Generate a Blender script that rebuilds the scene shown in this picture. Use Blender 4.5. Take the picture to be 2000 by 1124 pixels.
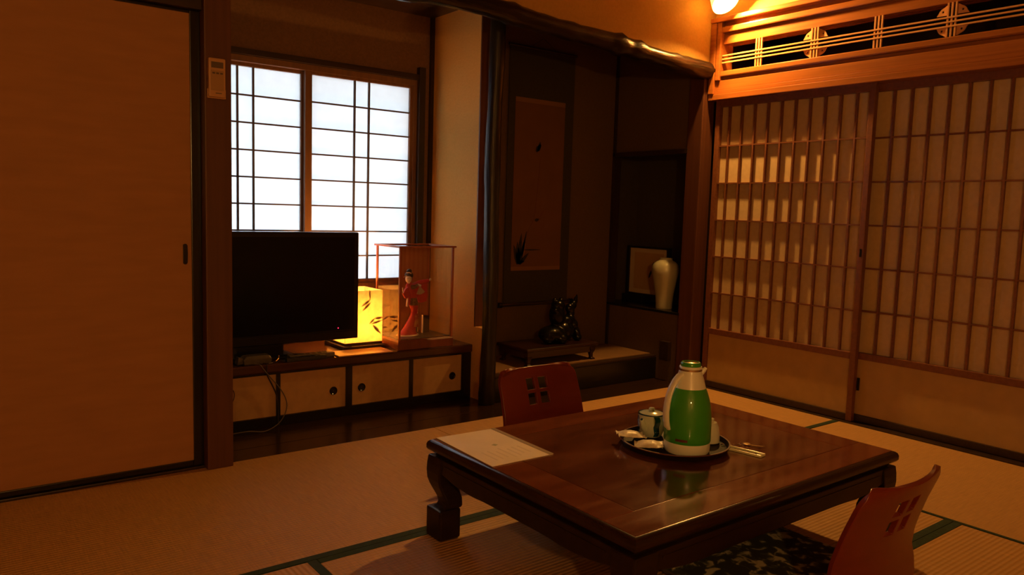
import bpy, bmesh, math, random
from mathutils import Vector, Matrix

for o in list(bpy.data.objects):
    bpy.data.objects.remove(o)
SC = bpy.context.scene
COL = SC.collection

# ------------------------------------------------------------------ camera
cam_d = bpy.data.cameras.new('camera')
cam = bpy.data.objects.new('camera', cam_d)
COL.objects.link(cam)
cam_d.sensor_width = 36.0
cam_d.sensor_fit = 'HORIZONTAL'
cam_d.lens = 36.0 * 1499.72 / 2000.0
cam_d.clip_start = 0.02
yaw, pitch, roll = 0.656093, 0.100003, 0.030768
fw = Vector((math.sin(yaw) * math.cos(pitch), math.cos(yaw) * math.cos(pitch), -math.sin(pitch)))
rt = Vector((math.cos(yaw), -math.sin(yaw), 0))
up = rt.cross(fw)
R_ = math.cos(roll) * rt + math.sin(roll) * up
U_ = -math.sin(roll) * rt + math.cos(roll) * up
m = Matrix((R_, U_, -fw)).transposed().to_4x4()
m.translation = Vector((0, 0, 1.04))
cam.matrix_world = m
SC.camera = cam

# ------------------------------------------------------------------ world (overcast daylight outside the window) and exposure
W = bpy.data.worlds.new('world')
SC.world = W
W.use_nodes = True
bgn = W.node_tree.nodes['Background']
bgn.inputs[0].default_value = (0.84, 0.93, 1.0, 1)
bgn.inputs[1].default_value = 6.6
SC.view_settings.view_transform = 'Standard'
SC.view_settings.look = 'None'
SC.view_settings.exposure = 0.0
SC.view_settings.gamma = 1.0
SC.view_settings.use_curve_mapping = False

LAMP_POS = Vector((3.60, 2.832, 2.265))       # corner pendant
LAMP_COL, LAMP_STR = (1.0, 0.48, 0.105), 4300.0
SHADE_TR = 0.72
LAMP2_POS = Vector((-0.30, -1.20, 1.50))     # standing lamp behind the viewer
LAMP2_COL, LAMP2_STR = (1.0, 0.50, 0.13), 1450.0
ANDON_COL, ANDON_STR = (1.0, 0.42, 0.09), 4200.0

# ------------------------------------------------------------------ materials
MATS = {}

def new_mat(name):
    mt = bpy.data.materials.new(name)
    mt.use_nodes = True
    MATS[name] = mt
    nt = mt.node_tree
    return mt, nt, nt.nodes['Principled BSDF']

def mat(name, c1, c2=None, rough=0.5, scale=(8, 8, 8), detail=4.0, bump=0.0, bump_scale=None, spec=0.5, metallic=0.0, coat=0.0, coat_rough=0.08, lo=0.35, hi=0.65, trans=0.0, rvar=0.0):
    mt, nt, b = new_mat(name)
    b.inputs['Base Color'].default_value = (*c1, 1)
    b.inputs['Roughness'].default_value = rough
    b.inputs['Specular IOR Level'].default_value = spec
    b.inputs['Metallic'].default_value = metallic
    b.inputs['Coat Weight'].default_value = coat
    b.inputs['Coat Roughness'].default_value = coat_rough
    b.inputs['Transmission Weight'].default_value = trans
    if c2 is None and bump == 0:
        return mt
    tc = nt.nodes.new('ShaderNodeTexCoord')
    mp = nt.nodes.new('ShaderNodeMapping')
    mp.inputs['Scale'].default_value = scale
    nt.links.new(tc.outputs['Object'], mp.inputs['Vector'])
    nz = nt.nodes.new('ShaderNodeTexNoise')
    nz.inputs['Scale'].default_value = 1.0
    nz.inputs['Detail'].default_value = detail
    nt.links.new(mp.outputs[0], nz.inputs['Vector'])
    if c2 is not None:
        cr = nt.nodes.new('ShaderNodeValToRGB')
        cr.color_ramp.elements[0].position = lo
        cr.color_ramp.elements[1].position = hi
        cr.color_ramp.elements[0].color = (*c1, 1)
        cr.color_ramp.elements[1].color = (*c2, 1)
        nt.links.new(nz.outputs['Fac'], cr.inputs[0])
        nt.links.new(cr.outputs[0], b.inputs['Base Color'])
    if rvar > 0:
        mr = nt.nodes.new('ShaderNodeMapRange')
        mr.inputs['From Min'].default_value = 0.3
        mr.inputs['From Max'].default_value = 0.7
        mr.inputs['To Min'].default_value = rough - rvar
        mr.inputs['To Max'].default_value = rough + rvar
        nt.links.new(nz.outputs['Fac'], mr.inputs[0])
        nt.links.new(mr.outputs[0], b.inputs['Roughness'])
    if bump > 0:
        src = nz
        if bump_scale:
            mp2 = nt.nodes.new('ShaderNodeMapping')
            mp2.inputs['Scale'].default_value = bump_scale
            nt.links.new(tc.outputs['Object'], mp2.inputs['Vector'])
            src = nt.nodes.new('ShaderNodeTexNoise')
            src.inputs['Scale'].default_value = 1.0
            nt.links.new(mp2.outputs[0], src.inputs['Vector'])
        bp = nt.nodes.new('ShaderNodeBump')
        bp.inputs['Strength'].default_value = bump
        bp.inputs['Distance'].default_value = 0.01
        nt.links.new(src.outputs['Fac'], bp.inputs['Height'])
        nt.links.new(bp.outputs[0], b.inputs['Normal'])
    return mt

def tatami_mat(name, axis):
    """woven rush: ribs run along the given axis"""
    mt, nt, b = new_mat(name)
    b.inputs['Roughness'].default_value = 0.55
    b.inputs['Specular IOR Level'].default_value = 0.3
    tc = nt.nodes.new('ShaderNodeTexCoord')
    wv = nt.nodes.new('ShaderNodeTexWave')
    wv.bands_direction = 'Y' if axis == 'x' else 'X'
    wv.inputs['Scale'].default_value = 20.0      # ~16 mm ribs
    wv.inputs['Distortion'].default_value = 0.25
    wv.inputs['Detail Scale'].default_value = 0.6
    nt.links.new(tc.outputs['Object'], wv.inputs['Vector'])
    mp = nt.nodes.new('ShaderNodeMapping')
    mp.inputs['Scale'].default_value = (260, 12, 1) if axis == 'x' else (12, 260, 1)
    nt.links.new(tc.outputs['Object'], mp.inputs['Vector'])
    nz = nt.nodes.new('ShaderNodeTexNoise')
    nz.inputs['Scale'].default_value = 1.0
    nz.inputs['Detail'].default_value = 3
    nt.links.new(mp.outputs[0], nz.inputs['Vector'])
    cr = nt.nodes.new('ShaderNodeValToRGB')
    cr.color_ramp.elements[0].color = (0.40, 0.215, 0.070, 1)
    cr.color_ramp.elements[1].color = (0.56, 0.31, 0.108, 1)
    cr.color_ramp.elements[0].position = 0.25
    cr.color_ramp.elements[1].position = 0.75
    nt.links.new(nz.outputs['Fac'], cr.inputs[0])
    mx = nt.nodes.new('ShaderNodeMix')
    mx.data_type = 'RGBA'
    mx.blend_type = 'MULTIPLY'
    mx.inputs['Factor'].default_value = 0.14
    nt.links.new(cr.outputs[0], mx.inputs['A'])
    nt.links.new(wv.outputs['Color'], mx.inputs['B'])
    nt.links.new(mx.outputs['Result'], b.inputs['Base Color'])
    bp = nt.nodes.new('ShaderNodeBump')
    bp.inputs['Strength'].default_value = 0.45
    bp.inputs['Distance'].default_value = 0.0035
    nt.links.new(wv.outputs['Fac'], bp.inputs['Height'])
    nt.links.new(bp.outputs[0], b.inputs['Normal'])
    return mt

def emis(name, col, strength):
    mt = bpy.data.materials.new(name)
    mt.use_nodes = True
    nt = mt.node_tree
    nt.nodes.remove(nt.nodes['Principled BSDF'])
    e = nt.nodes.new('ShaderNodeEmission')
    e.inputs[0].default_value = (*col, 1)
    e.inputs[1].default_value = strength
    nt.links.new(e.outputs[0], nt.nodes['Material Output'].inputs[0])
    MATS[name] = mt
    return mt

def translucent(name, dcol, tcol, fac, scale=30, var=0.12):
    """thin paper or frosted glass: diffuse front, light passes through"""
    mt = bpy.data.materials.new(name)
    mt.use_nodes = True
    nt = mt.node_tree
    nt.nodes.remove(nt.nodes['Principled BSDF'])
    d = nt.nodes.new('ShaderNodeBsdfDiffuse')
    t = nt.nodes.new('ShaderNodeBsdfTranslucent')
    mx = nt.nodes.new('ShaderNodeMixShader')
    mx.inputs[0].default_value = fac
    tc = nt.nodes.new('ShaderNodeTexCoord')
    nz = nt.nodes.new('ShaderNodeTexNoise')
    nz.inputs['Scale'].default_value = scale
    nz.inputs['Detail'].default_value = 5
    nt.links.new(tc.outputs['Object'], nz.inputs['Vector'])
    for sh, c in ((d, dcol), (t, tcol)):
        cr = nt.nodes.new('ShaderNodeValToRGB')
        cr.color_ramp.elements[0].position = 0.3
        cr.color_ramp.elements[1].position = 0.7
        cr.color_ramp.elements[0].color = (*[v * (1 - var) for v in c], 1)
        cr.color_ramp.elements[1].color = (*c, 1)
        nt.links.new(nz.outputs['Fac'], cr.inputs[0])
        nt.links.new(cr.outputs[0], sh.inputs[0])
    nt.links.new(d.outputs[0], mx.inputs[1])
    nt.links.new(t.outputs[0], mx.inputs[2])
    nt.links.new(mx.outputs[0], nt.nodes['Material Output'].inputs[0])
    MATS[name] = mt
    return mt

def thin_glass(name, tint=(1, 1, 1), ior=1.5):
    mt = bpy.data.materials.new(name)
    mt.use_nodes = True
    nt = mt.node_tree
    nt.nodes.remove(nt.nodes['Principled BSDF'])
    tr = nt.nodes.new('ShaderNodeBsdfTransparent')
    tr.inputs[0].default_value = (*tint, 1)
    gl = nt.nodes.new('ShaderNodeBsdfGlossy')
    gl.inputs['Roughness'].default_value = 0.02
    fr = nt.nodes.new('ShaderNodeFresnel')
    ge = nt.nodes.new('ShaderNodeNewGeometry')
    mr = nt.nodes.new('ShaderNodeMapRange')     # same reflectance on both faces of the pane
    mr.inputs['To Min'].default_value = ior
    mr.inputs['To Max'].default_value = 1.0 / ior
    nt.links.new(ge.outputs['Backfacing'], mr.inputs[0])
    nt.links.new(mr.outputs[0], fr.inputs[0])
    mx = nt.nodes.new('ShaderNodeMixShader')
    nt.links.new(fr.outputs[0], mx.inputs[0])
    nt.links.new(tr.outputs[0], mx.inputs[1])
    nt.links.new(gl.outputs[0], mx.inputs[2])
    nt.links.new(mx.outputs[0], nt.nodes['Material Output'].inputs[0])
    MATS[name] = mt
    return mt

tatami_mat('tatami_x', 'x')
tatami_mat('tatami_y', 'y')
mat('border', (0.006, 0.019, 0.008), (0.010, 0.030, 0.013), 0.9, (60, 60, 60))
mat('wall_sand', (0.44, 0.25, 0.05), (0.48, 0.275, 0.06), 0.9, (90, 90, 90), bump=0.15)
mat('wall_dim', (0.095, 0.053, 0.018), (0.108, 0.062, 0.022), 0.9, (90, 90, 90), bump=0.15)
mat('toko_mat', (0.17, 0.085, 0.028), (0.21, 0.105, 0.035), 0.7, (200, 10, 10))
mat('wall_green', (0.045, 0.034, 0.014), (0.055, 0.041, 0.018), 0.9, (90, 90, 90), bump=0.1)
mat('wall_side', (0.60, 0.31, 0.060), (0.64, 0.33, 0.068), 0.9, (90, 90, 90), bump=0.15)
mat('wall_window', (0.20, 0.10, 0.04), (0.24, 0.12, 0.05), 0.9, (90, 90, 90), bump=0.1)
mat('ceiling_wood', (0.22, 0.12, 0.05), (0.30, 0.17, 0.075), 0.6, (1.2, 40, 40))
mat('plaster', (0.45, 0.30, 0.15), (0.5, 0.33, 0.17), 0.9, (60, 60, 60))
mat('fusuma_paper', (0.37, 0.175, 0.062), (0.42, 0.20, 0.072), 0.75, (5, 5, 30), detail=6, lo=0.3, hi=0.7)
mat('shoji_paper', (0.50, 0.36, 0.20), (0.54, 0.39, 0.22), 0.85, (40, 40, 40))
mat('hip_paper', (0.40, 0.245, 0.085), (0.44, 0.27, 0.095), 0.8, (14, 14, 14))
mat('black_lacquer', (0.010, 0.008, 0.006), rough=0.25)
mat('dark_wood', (0.022, 0.011, 0.006), (0.035, 0.017, 0.008), 0.38, (3, 60, 60), bump=0.05)
mat('dark_wood_z', (0.022, 0.012, 0.006), (0.034, 0.017, 0.008), 0.4, (60, 60, 3), bump=0.05)
mat('post_wood', (0.082, 0.027, 0.011), (0.11, 0.037, 0.015), 0.5, (50, 50, 1.5), bump=0.03)
mat('corner_post', (0.075, 0.024, 0.010), (0.10, 0.033, 0.013), 0.45, (50, 50, 1.5), bump=0.03)
mat('lattice_wood', (0.14, 0.046, 0.018), (0.18, 0.062, 0.024), 0.42, (60, 60, 60))
mat('transom_wood', (0.28, 0.092, 0.019), (0.36, 0.120, 0.025), 0.27, (60, 2.0, 60), coat=0.35, coat_rough=0.2, bump=0.02)
mat('transom_bar', (0.62, 0.32, 0.13), (0.70, 0.37, 0.16), 0.35, (60, 3, 60))
mat('floor_boards', (0.020, 0.009, 0.004), (0.032, 0.014, 0.006), 0.22, (2.0, 50, 50), bump=0.02)
mat('log_bark', (0.008, 0.005, 0.003), (0.024, 0.010, 0.005), 0.24, (7, 50, 50), bump=0.45, detail=6)
mat('post_bark', (0.007, 0.005, 0.004), (0.018, 0.011, 0.007), 0.40, (60, 60, 6), bump=0.4, detail=6)
mat('cab_door', (0.42, 0.235, 0.095), (0.47, 0.265, 0.108), 0.75, (30, 30, 30))
mat('counter_wood', (0.045, 0.015, 0.007), (0.07, 0.023, 0.010), 0.25, (2, 40, 40), coat=0.3, coat_rough=0.15)
mat('sash_wood', (0.13, 0.058, 0.024), (0.17, 0.075, 0.03), 0.5, (50, 50, 4))
mat('sash_bar', (0.06, 0.035, 0.022), rough=0.6)
translucent('window_paper', (0.75, 0.75, 0.75), (0.86, 0.88, 0.9), 0.6, 20, 0.04)
mat('table_wood', (0.12, 0.031, 0.010), (0.20, 0.052, 0.016), 0.15, (2.5, 14, 14), detail=7, lo=0.32, hi=0.68, coat=0.4, coat_rough=0.10, rvar=0.06)
mat('table_panel', (0.075, 0.022, 0.009), (0.17, 0.050, 0.018), 0.15, (3.0, 9, 9), detail=8, lo=0.32, hi=0.70, coat=0.4, coat_rough=0.09, rvar=0.06)
mat('table_edge', (0.018, 0.007, 0.004), (0.028, 0.011, 0.005), 0.25, (5, 30, 30), spec=0.35, coat=0.08)
mat('table_dark', (0.011, 0.005, 0.0035), (0.020, 0.009, 0.005), 0.4, (5, 30, 30), spec=0.3)
mat('zaisu_red', (0.13, 0.015, 0.005), (0.155, 0.019, 0.0065), 0.32, (3, 3, 20), spec=0.35, coat=0.15, coat_rough=0.15)
mat('tv_black', (0.005, 0.005, 0.006), rough=0.3)
mat('tv_screen', (0.003, 0.003, 0.004), rough=0.22, spec=0.3)
mat('plastic_cream', (0.76, 0.80, 0.70), rough=0.35, coat=0.2)
mat('thermos_green', (0.045, 0.30, 0.016), rough=0.4, spec=0.2, coat=0.8, coat_rough=0.04)
mat('cap_metal', (0.62, 0.50, 0.28), rough=0.16, metallic=1.0)
mat('chrome', (0.6, 0.55, 0.5), rough=0.12, metallic=1.0)
mat('tray_lacquer', (0.012, 0.006, 0.004), rough=0.5, spec=0.12)
mat('tray_rim', (0.10, 0.03, 0.014), rough=0.3)
mat('ceramic', (0.50, 0.57, 0.46), (0.56, 0.62, 0.52), 0.18, (25, 25, 25), coat=0.4, coat_rough=0.05)
mat('glaze_blue', (0.010, 0.055, 0.11), rough=0.18, coat=0.4)
mat('ceramic_white', (0.62, 0.66, 0.56), rough=0.12, coat=0.5, coat_rough=0.04)
mat('vase_white', (0.44, 0.42, 0.29), rough=0.10, coat=0.6, coat_rough=0.03)
mat('vase_dark', (0.012, 0.016, 0.010), rough=0.12, coat=0.5)
mat('wrapper', (0.66, 0.60, 0.46), (0.74, 0.68, 0.54), 0.4, (60, 60, 60), bump=0.2)
mat('sheet_paper', (0.76, 0.66, 0.52), (0.82, 0.71, 0.56), 0.45, (9, 9, 9))
mat('sheet_print', (0.68, 0.58, 0.45), rough=0.5)
mat('sheet_print_green', (0.36, 0.36, 0.22), rough=0.5)
mat('file_edge', (0.42, 0.35, 0.27), rough=0.25, coat=0.3)
mat('acrylic', (0.66, 0.66, 0.40), rough=0.12, coat=0.5)
thin_glass('clear_acrylic', (0.9, 0.85, 0.75))
mat('brass', (0.6, 0.45, 0.22), rough=0.25, metallic=1.0)
thin_glass('case_glass', (0.99, 0.99, 0.99), 1.6)
mat('case_wood', (0.30, 0.085, 0.03), (0.36, 0.105, 0.036), 0.35, (40, 40, 6))
mat('case_base', (0.15, 0.040, 0.016), (0.19, 0.05, 0.02), 0.4, (40, 40, 6))
mat('case_floor', (0.06, 0.03, 0.015), rough=0.4)
mat('case_back', (0.33, 0.115, 0.035), rough=0.7)
mat('kimono', (0.42, 0.018, 0.022), (0.50, 0.03, 0.03), 0.6, (60, 60, 60))
mat('kimono_gold', (0.42, 0.16, 0.05), (0.32, 0.03, 0.02), 0.55, (50, 50, 50), lo=0.45, hi=0.55)
mat('obi', (0.22, 0.16, 0.07), (0.12, 0.03, 0.02), 0.5, (90, 90, 90))
mat('doll_skin', (0.75, 0.60, 0.42), rough=0.5)
mat('doll_hair', (0.008, 0.006, 0.005), rough=0.35)
mat('doll_lip', (0.5, 0.03, 0.02), rough=0.5)
mat('fan_paper', (0.66, 0.52, 0.30), rough=0.6)
mat('lining', (0.70, 0.55, 0.38), rough=0.6)
translucent('andon_paper', (0.60, 0.48, 0.28), (0.72, 0.60, 0.36), 0.6, 26, 0.28)
mat('andon_leaf', (0.10, 0.04, 0.01), rough=0.8)
mat('board_wood', (0.62, 0.32, 0.10), (0.70, 0.37, 0.12), 0.3, (3, 30, 30), coat=0.3)
mat('remote_grey', (0.10, 0.09, 0.075), rough=0.45)
mat('remote_dark', (0.02, 0.02, 0.02), rough=0.45)
mat('device_white', (0.10, 0.09, 0.07), (0.07, 0.06, 0.05), 0.3, (30, 30, 30))
mat('cable_white', (0.10, 0.075, 0.055), rough=0.5)
mat('cable_dark', (0.02, 0.014, 0.01), rough=0.5)
mat('cable_red', (0.09, 0.03, 0.015), rough=0.5)
mat('ac_remote', (0.50, 0.28, 0.13), rough=0.5)
mat('ac_panel', (0.38, 0.22, 0.10), rough=0.5)
mat('ac_lcd', (0.12, 0.085, 0.055), rough=0.35)
mat('scroll_mount', (0.028, 0.022, 0.010), (0.038, 0.03, 0.014), 0.85, (120, 120, 120))
mat('scroll_paper', (0.125, 0.053, 0.012), (0.14, 0.06, 0.014), 0.85, (8, 8, 8))
mat('scroll_strip', (0.19, 0.09, 0.028), rough=0.8)
mat('ink', (0.02, 0.018, 0.012), rough=0.9)
mat('ink_red', (0.14, 0.05, 0.02), rough=0.9)
mat('kadai_red', (0.022, 0.006, 0.0045), rough=0.3, coat=0.3)
mat('figure_black', (0.004, 0.004, 0.0035), rough=0.22, spec=0.28, bump=0.04, scale=(18, 18, 18))
mat('frame_black', (0.008, 0.007, 0.006), rough=0.35)
mat('frame_mat', (0.52, 0.40, 0.25), rough=0.8)
mat('frame_picture', (0.42, 0.26, 0.10), (0.45, 0.28, 0.11), 0.8, (10, 10, 10))
mat('led_off', (0.1, 0.01, 0.01), rough=0.4)
emis('led', (1.0, 0.03, 0.10), 1.6)
emis('bulb_glow', LAMP_COL, LAMP_STR)
emis('bulb2_glow', LAMP2_COL, LAMP2_STR)
emis('andon_glow', ANDON_COL, ANDON_STR)
translucent('shade_glass', (0.7, 0.6, 0.45), (0.9, 0.85, 0.7), SHADE_TR, 20, 0.05)
mat('socket', (0.05, 0.03, 0.02), rough=0.4)
mat('outside_ground', (0.30, 0.30, 0.28), (0.22, 0.24, 0.2), 0.95, (2, 2, 2))
mat('outside_eave', (0.10, 0.09, 0.08), rough=0.9)
# mottled cushion cloth
mt, nt, b = new_mat('cushion_cloth')
b.inputs['Roughness'].default_value = 0.9
tc = nt.nodes.new('ShaderNodeTexCoord')
nz = nt.nodes.new('ShaderNodeTexNoise')
nz.inputs['Scale'].default_value = 26
nz.inputs['Detail'].default_value = 3
nz.inputs['Distortion'].default_value = 0.6
nt.links.new(tc.outputs['Object'], nz.inputs['Vector'])
cr = nt.nodes.new('ShaderNodeValToRGB')
cr.color_ramp.elements[0].color = (0.016, 0.018, 0.010, 1)
cr.color_ramp.elements[1].color = (0.42, 0.40, 0.28, 1)
cr.color_ramp.elements[0].position = 0.47
cr.color_ramp.elements[1].position = 0.62
e = cr.color_ramp.elements.new(0.53)
e.color = (0.05, 0.055, 0.028, 1)
nt.links.new(nz.outputs['Fac'], cr.inputs[0])
nt.links.new(cr.outputs[0], b.inputs['Base Color'])
mat('cushion_edge', (0.05, 0.035, 0.02), rough=0.9)

# ------------------------------------------------------------------ mesh helpers
class B:
    def __init__(self):
        self.bm = bmesh.new()

    def box(self, x0, x1, y0, y1, z0, z1):
        v = [self.bm.verts.new(p) for p in ((x0, y0, z0), (x1, y0, z0), (x1, y1, z0), (x0, y1, z0), (x0, y0, z1), (x1, y0, z1), (x1, y1, z1), (x0, y1, z1))]
        for f in ((3, 2, 1, 0), (4, 5, 6, 7), (0, 1, 5, 4), (1, 2, 6, 5), (2, 3, 7, 6), (3, 0, 4, 7)):
            self.bm.faces.new([v[i] for i in f])
        return self

    def loops(self, rings, closed=True, cap=True):
        """skin a list of vertex rings"""
        vr = [[self.bm.verts.new(p) for p in r] for r in rings]
        n = len(vr[0])
        for a, c in zip(vr[:-1], vr[1:]):
            for i in range(n if closed else n - 1):
                j = (i + 1) % n
                self.bm.faces.new((a[i], a[j], c[j], c[i]))
        if cap and closed:
            self.bm.faces.new(list(reversed(vr[0])))
            self.bm.faces.new(vr[-1])
        return self

    def lathe(self, prof, c=(0, 0, 0), n=32, cap=True):
        rings = []
        for r, z in prof:
            rings.append([(c[0] + r * math.cos(2 * math.pi * i / n), c[1] + r * math.sin(2 * math.pi * i / n), c[2] + z) for i in range(n)])
        return self.loops(rings, cap=cap)

    def rects(self, levels):
        """stack of rectangles (z, x0, x1, y0, y1)"""
        return self.loops([[(x0, y0, z), (x1, y0, z), (x1, y1, z), (x0, y1, z)] for z, x0, x1, y0, y1 in levels])

    def tube(self, pts, r, n=8):
        pts = [Vector(p) for p in pts]
        rs = r if isinstance(r, (list, tuple)) else [r] * len(pts)
        rings = []
        u0 = None
        for i, p in enumerate(pts):
            t = (pts[min(i + 1, len(pts) - 1)] - pts[max(i - 1, 0)]).normalized()
            if u0 is None:
                u0 = t.orthogonal().normalized()
            else:
                u0 = (u0 - t * u0.dot(t)).normalized()
            v0 = t.cross(u0)
            rings.append([p + rs[i] * (math.cos(2 * math.pi * k / n) * u0 + math.sin(2 * math.pi * k / n) * v0) for k in range(n)])
        return self.loops(rings)

    def ell(self, c, rx, ry, rz, seg=20, rings=12):
        M = Matrix.Translation(Vector(c)) @ Matrix.Diagonal((rx, ry, rz, 1))
        bmesh.ops.create_uvsphere(self.bm, u_segments=seg, v_segments=rings, radius=1, matrix=M)
        return self

    def prism(self, poly, axis, a0, a1):
        """extrude a 2-D polygon along an axis ('x': poly is (y, z); 'y': (x, z); 'z': (x, y))"""
        def P(p, a):
            return {'x': (a, p[0], p[1]), 'y': (p[0], a, p[1]), 'z': (p[0], p[1], a)}[axis]
        v0 = [self.bm.verts.new(P(p, a0)) for p in poly]
        v1 = [self.bm.verts.new(P(p, a1)) for p in poly]
        n = len(poly)
        self.bm.faces.new(list(reversed(v0)))
        self.bm.faces.new(v1)
        for i in range(n):
            j = (i + 1) % n
            self.bm.faces.new((v0[i], v0[j], v1[j], v1[i]))
        return self

    def done(self, name, material, parent=None, bevel=0.0, seg=2, smooth=False, center=True, angle=35):
        bm = self.bm
        bmesh.ops.recalc_face_normals(bm, faces=bm.faces)
        if bevel > 0:
            ed = [e for e in bm.edges if len(e.link_faces) == 2 and e.calc_face_angle(0) > math.radians(angle)]
            bmesh.ops.bevel(bm, geom=ed, offset=bevel, segments=seg, affect='EDGES', clamp_overlap=True, profile=0.6)
        me = bpy.data.meshes.new(name)
        c = Vector((0, 0, 0))
        if center and bm.verts:
            lo = Vector([min(v.co[i] for v in bm.verts) for i in range(3)])
            hi = Vector([max(v.co[i] for v in bm.verts) for i in range(3)])
            c = (lo + hi) / 2
            c.z = lo.z
            bmesh.ops.translate(bm, verts=bm.verts, vec=-c)
        bm.to_mesh(me)
        bm.free()
        if smooth:
            for p in me.polygons:
                p.use_smooth = True
            me.set_sharp_from_angle(angle=math.radians(40))
        o = bpy.data.objects.new(name, me)
        COL.objects.link(o)
        me.materials.append(MATS[material])
        return put(o, c, parent)

WORLD = {}
def put(o, c, parent):
    """world position c; children are placed relative to their parent"""
    o.location = c
    WORLD[o.name] = Vector(c)
    if parent is not None:
        o.parent = parent
        o.location = Vector(c) - WORLD[parent.name]
    return o

def tag(o, label=None, cat=None, group=None, kind=None):
    if label: o['label'] = label
    if cat: o['category'] = cat
    if group: o['group'] = group
    if kind: o['kind'] = kind
    return o

def empty(name, loc, label=None, cat=None, group=None, kind=None):
    o = bpy.data.objects.new(name, None)
    o.empty_display_size = 0.05
    COL.objects.link(o)
    put(o, Vector(loc), None)
    return tag(o, label, cat, group, kind)

def box(name, material, x0, x1, y0, y1, z0, z1, parent=None, bevel=0.0, **k):
    return B().box(x0, x1, y0, y1, z0, z1).done(name, material, parent, bevel, **k)

def struct(o, label, cat):
    return tag(o, label, cat, kind='structure')

# ================================================================== THE SETTING
XR, YB = 3.77, 3.045          # right wall line, back line of the room
XL, YN = -0.98, -1.80         # unseen left and near walls
HC = 2.46                     # ceiling

# floor with its mats
fl = box('floor', 'plaster', XL - .1, XR + .12, YN - .1, YB + .02, -0.20, -0.055)
struct(fl, 'tatami mat floor with dark green cloth borders', 'floor')
def mat_piece(x0, x1, y0, y1, axis, lo_b=0.029, hi_b=0.029):
    g = 0.0012
    t = box('tatami_mat', 'tatami_' + axis, x0 + g, x1 - g, y0 + g, y1 - g, -0.055, 0.0, fl, 0.003)
    if axis == 'x':
        if lo_b: box('cloth_border', 'border', x0 + g, x1 - g, y0 + g, y0 + lo_b, -0.01, 0.0014, t)
        if hi_b: box('cloth_border', 'border', x0 + g, x1 - g, y1 - hi_b, y1 - g, -0.01, 0.0014, t)
    else:
        if lo_b: box('cloth_border', 'border', x0 + g, x0 + lo_b, y0 + g, y1 - g, -0.01, 0.0014, t)
        if hi_b: box('cloth_border', 'border', x1 - hi_b, x1 - g, y0 + g, y1 - g, -0.01, 0.0014, t)
mat_piece(-0.07, 1.90, 2.052, YB, 'x', hi_b=0)
mat_piece(1.90, XR, 2.052, YB, 'x', hi_b=0)
mat_piece(2.835, XR, 0.11, 2.052, 'y', lo_b=0.016, hi_b=0)
mat_piece(0.885, 2.835, 1.103, 2.052, 'x')
mat_piece(0.885, 2.835, 0.11, 1.103, 'x')
mat_piece(-0.07, 0.885, 0.11, 2.052, 'y')
mat_piece(XL, -0.07, 1.1, YB, 'y')
mat_piece(XL, -0.07, -0.84, 1.1, 'y')
mat_piece(-0.07, 1.90, -0.84, 0.11, 'x')
mat_piece(1.90, XR, -0.84, 0.11, 'x')
mat_piece(XL, 1.40, YN, -0.84, 'x')
mat_piece(1.40, XR, YN, -0.84, 'x')

struct(box('ceiling', 'ceiling_wood', XL - .1, XR + .3, YN - .1, YB + .2, HC, HC + .1), 'dark board ceiling above the room', 'ceiling')
struct(box('wall_left', 'plaster', XL - .12, XL, YN - .1, YB + .1, -0.1, HC), 'plain plaster wall on the left', 'wall')
struct(box('wall_near', 'plaster', XL - .1, XR + .2, YN - .12, YN, -0.1, HC), 'plain plaster wall behind the viewer', 'wall')

# back line: small wall over the natural log beam, wall over the sliding panels
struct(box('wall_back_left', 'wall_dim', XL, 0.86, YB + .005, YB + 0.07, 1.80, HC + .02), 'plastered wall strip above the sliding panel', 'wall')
rnd = random.Random(4)
pts, rs = [], []
for i in range(60):
    t = i / 59
    x = 0.90 + 2.86 * t
    zc = 1.992 - 0.008 * t if x < 2.1 else 1.988 - 0.085 * ((x - 2.1) / 1.67) ** 1.25
    r = 0.040 + 0.010 * t + 0.0035 * math.sin(x * 9.0) + rnd.uniform(-0.002, 0.002)
    for kx, kh in ((2.27, .010), (2.62, .012), (2.98, .013), (3.12, .010), (1.7, .012), (3.42, .006)):
        r += kh * math.exp(-((x - kx) / 0.025) ** 2)
    pts.append((x, YB - 0.036 + 0.006 * math.sin(x * 5), zc - .014 + 0.004 * math.sin(x * 7)))
    rs.append(r)
kp = [(max(p[0], 0.943), p[2]) for p in pts] + [(XR + .05, pts[-1][2]), (XR + .05, HC + .02), (0.943, HC + .02)]
kp = [kp[0]] + [q for p, q in zip(kp[:-1], kp[1:]) if (q[0] - p[0]) ** 2 + (q[1] - p[1]) ** 2 > 1e-8]
struct(B().prism(kp, 'y', YB - .05, YB + .07).done('wall_back_upper', 'wall_sand'), 'amber sand-plastered wall strip above the log beam', 'wall')
lg = B().tube(pts, rs, 16).done('trim_1', 'log_bark', smooth=True)
struct(lg, 'knotty natural log beam across the alcove opening', 'beam')

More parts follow.
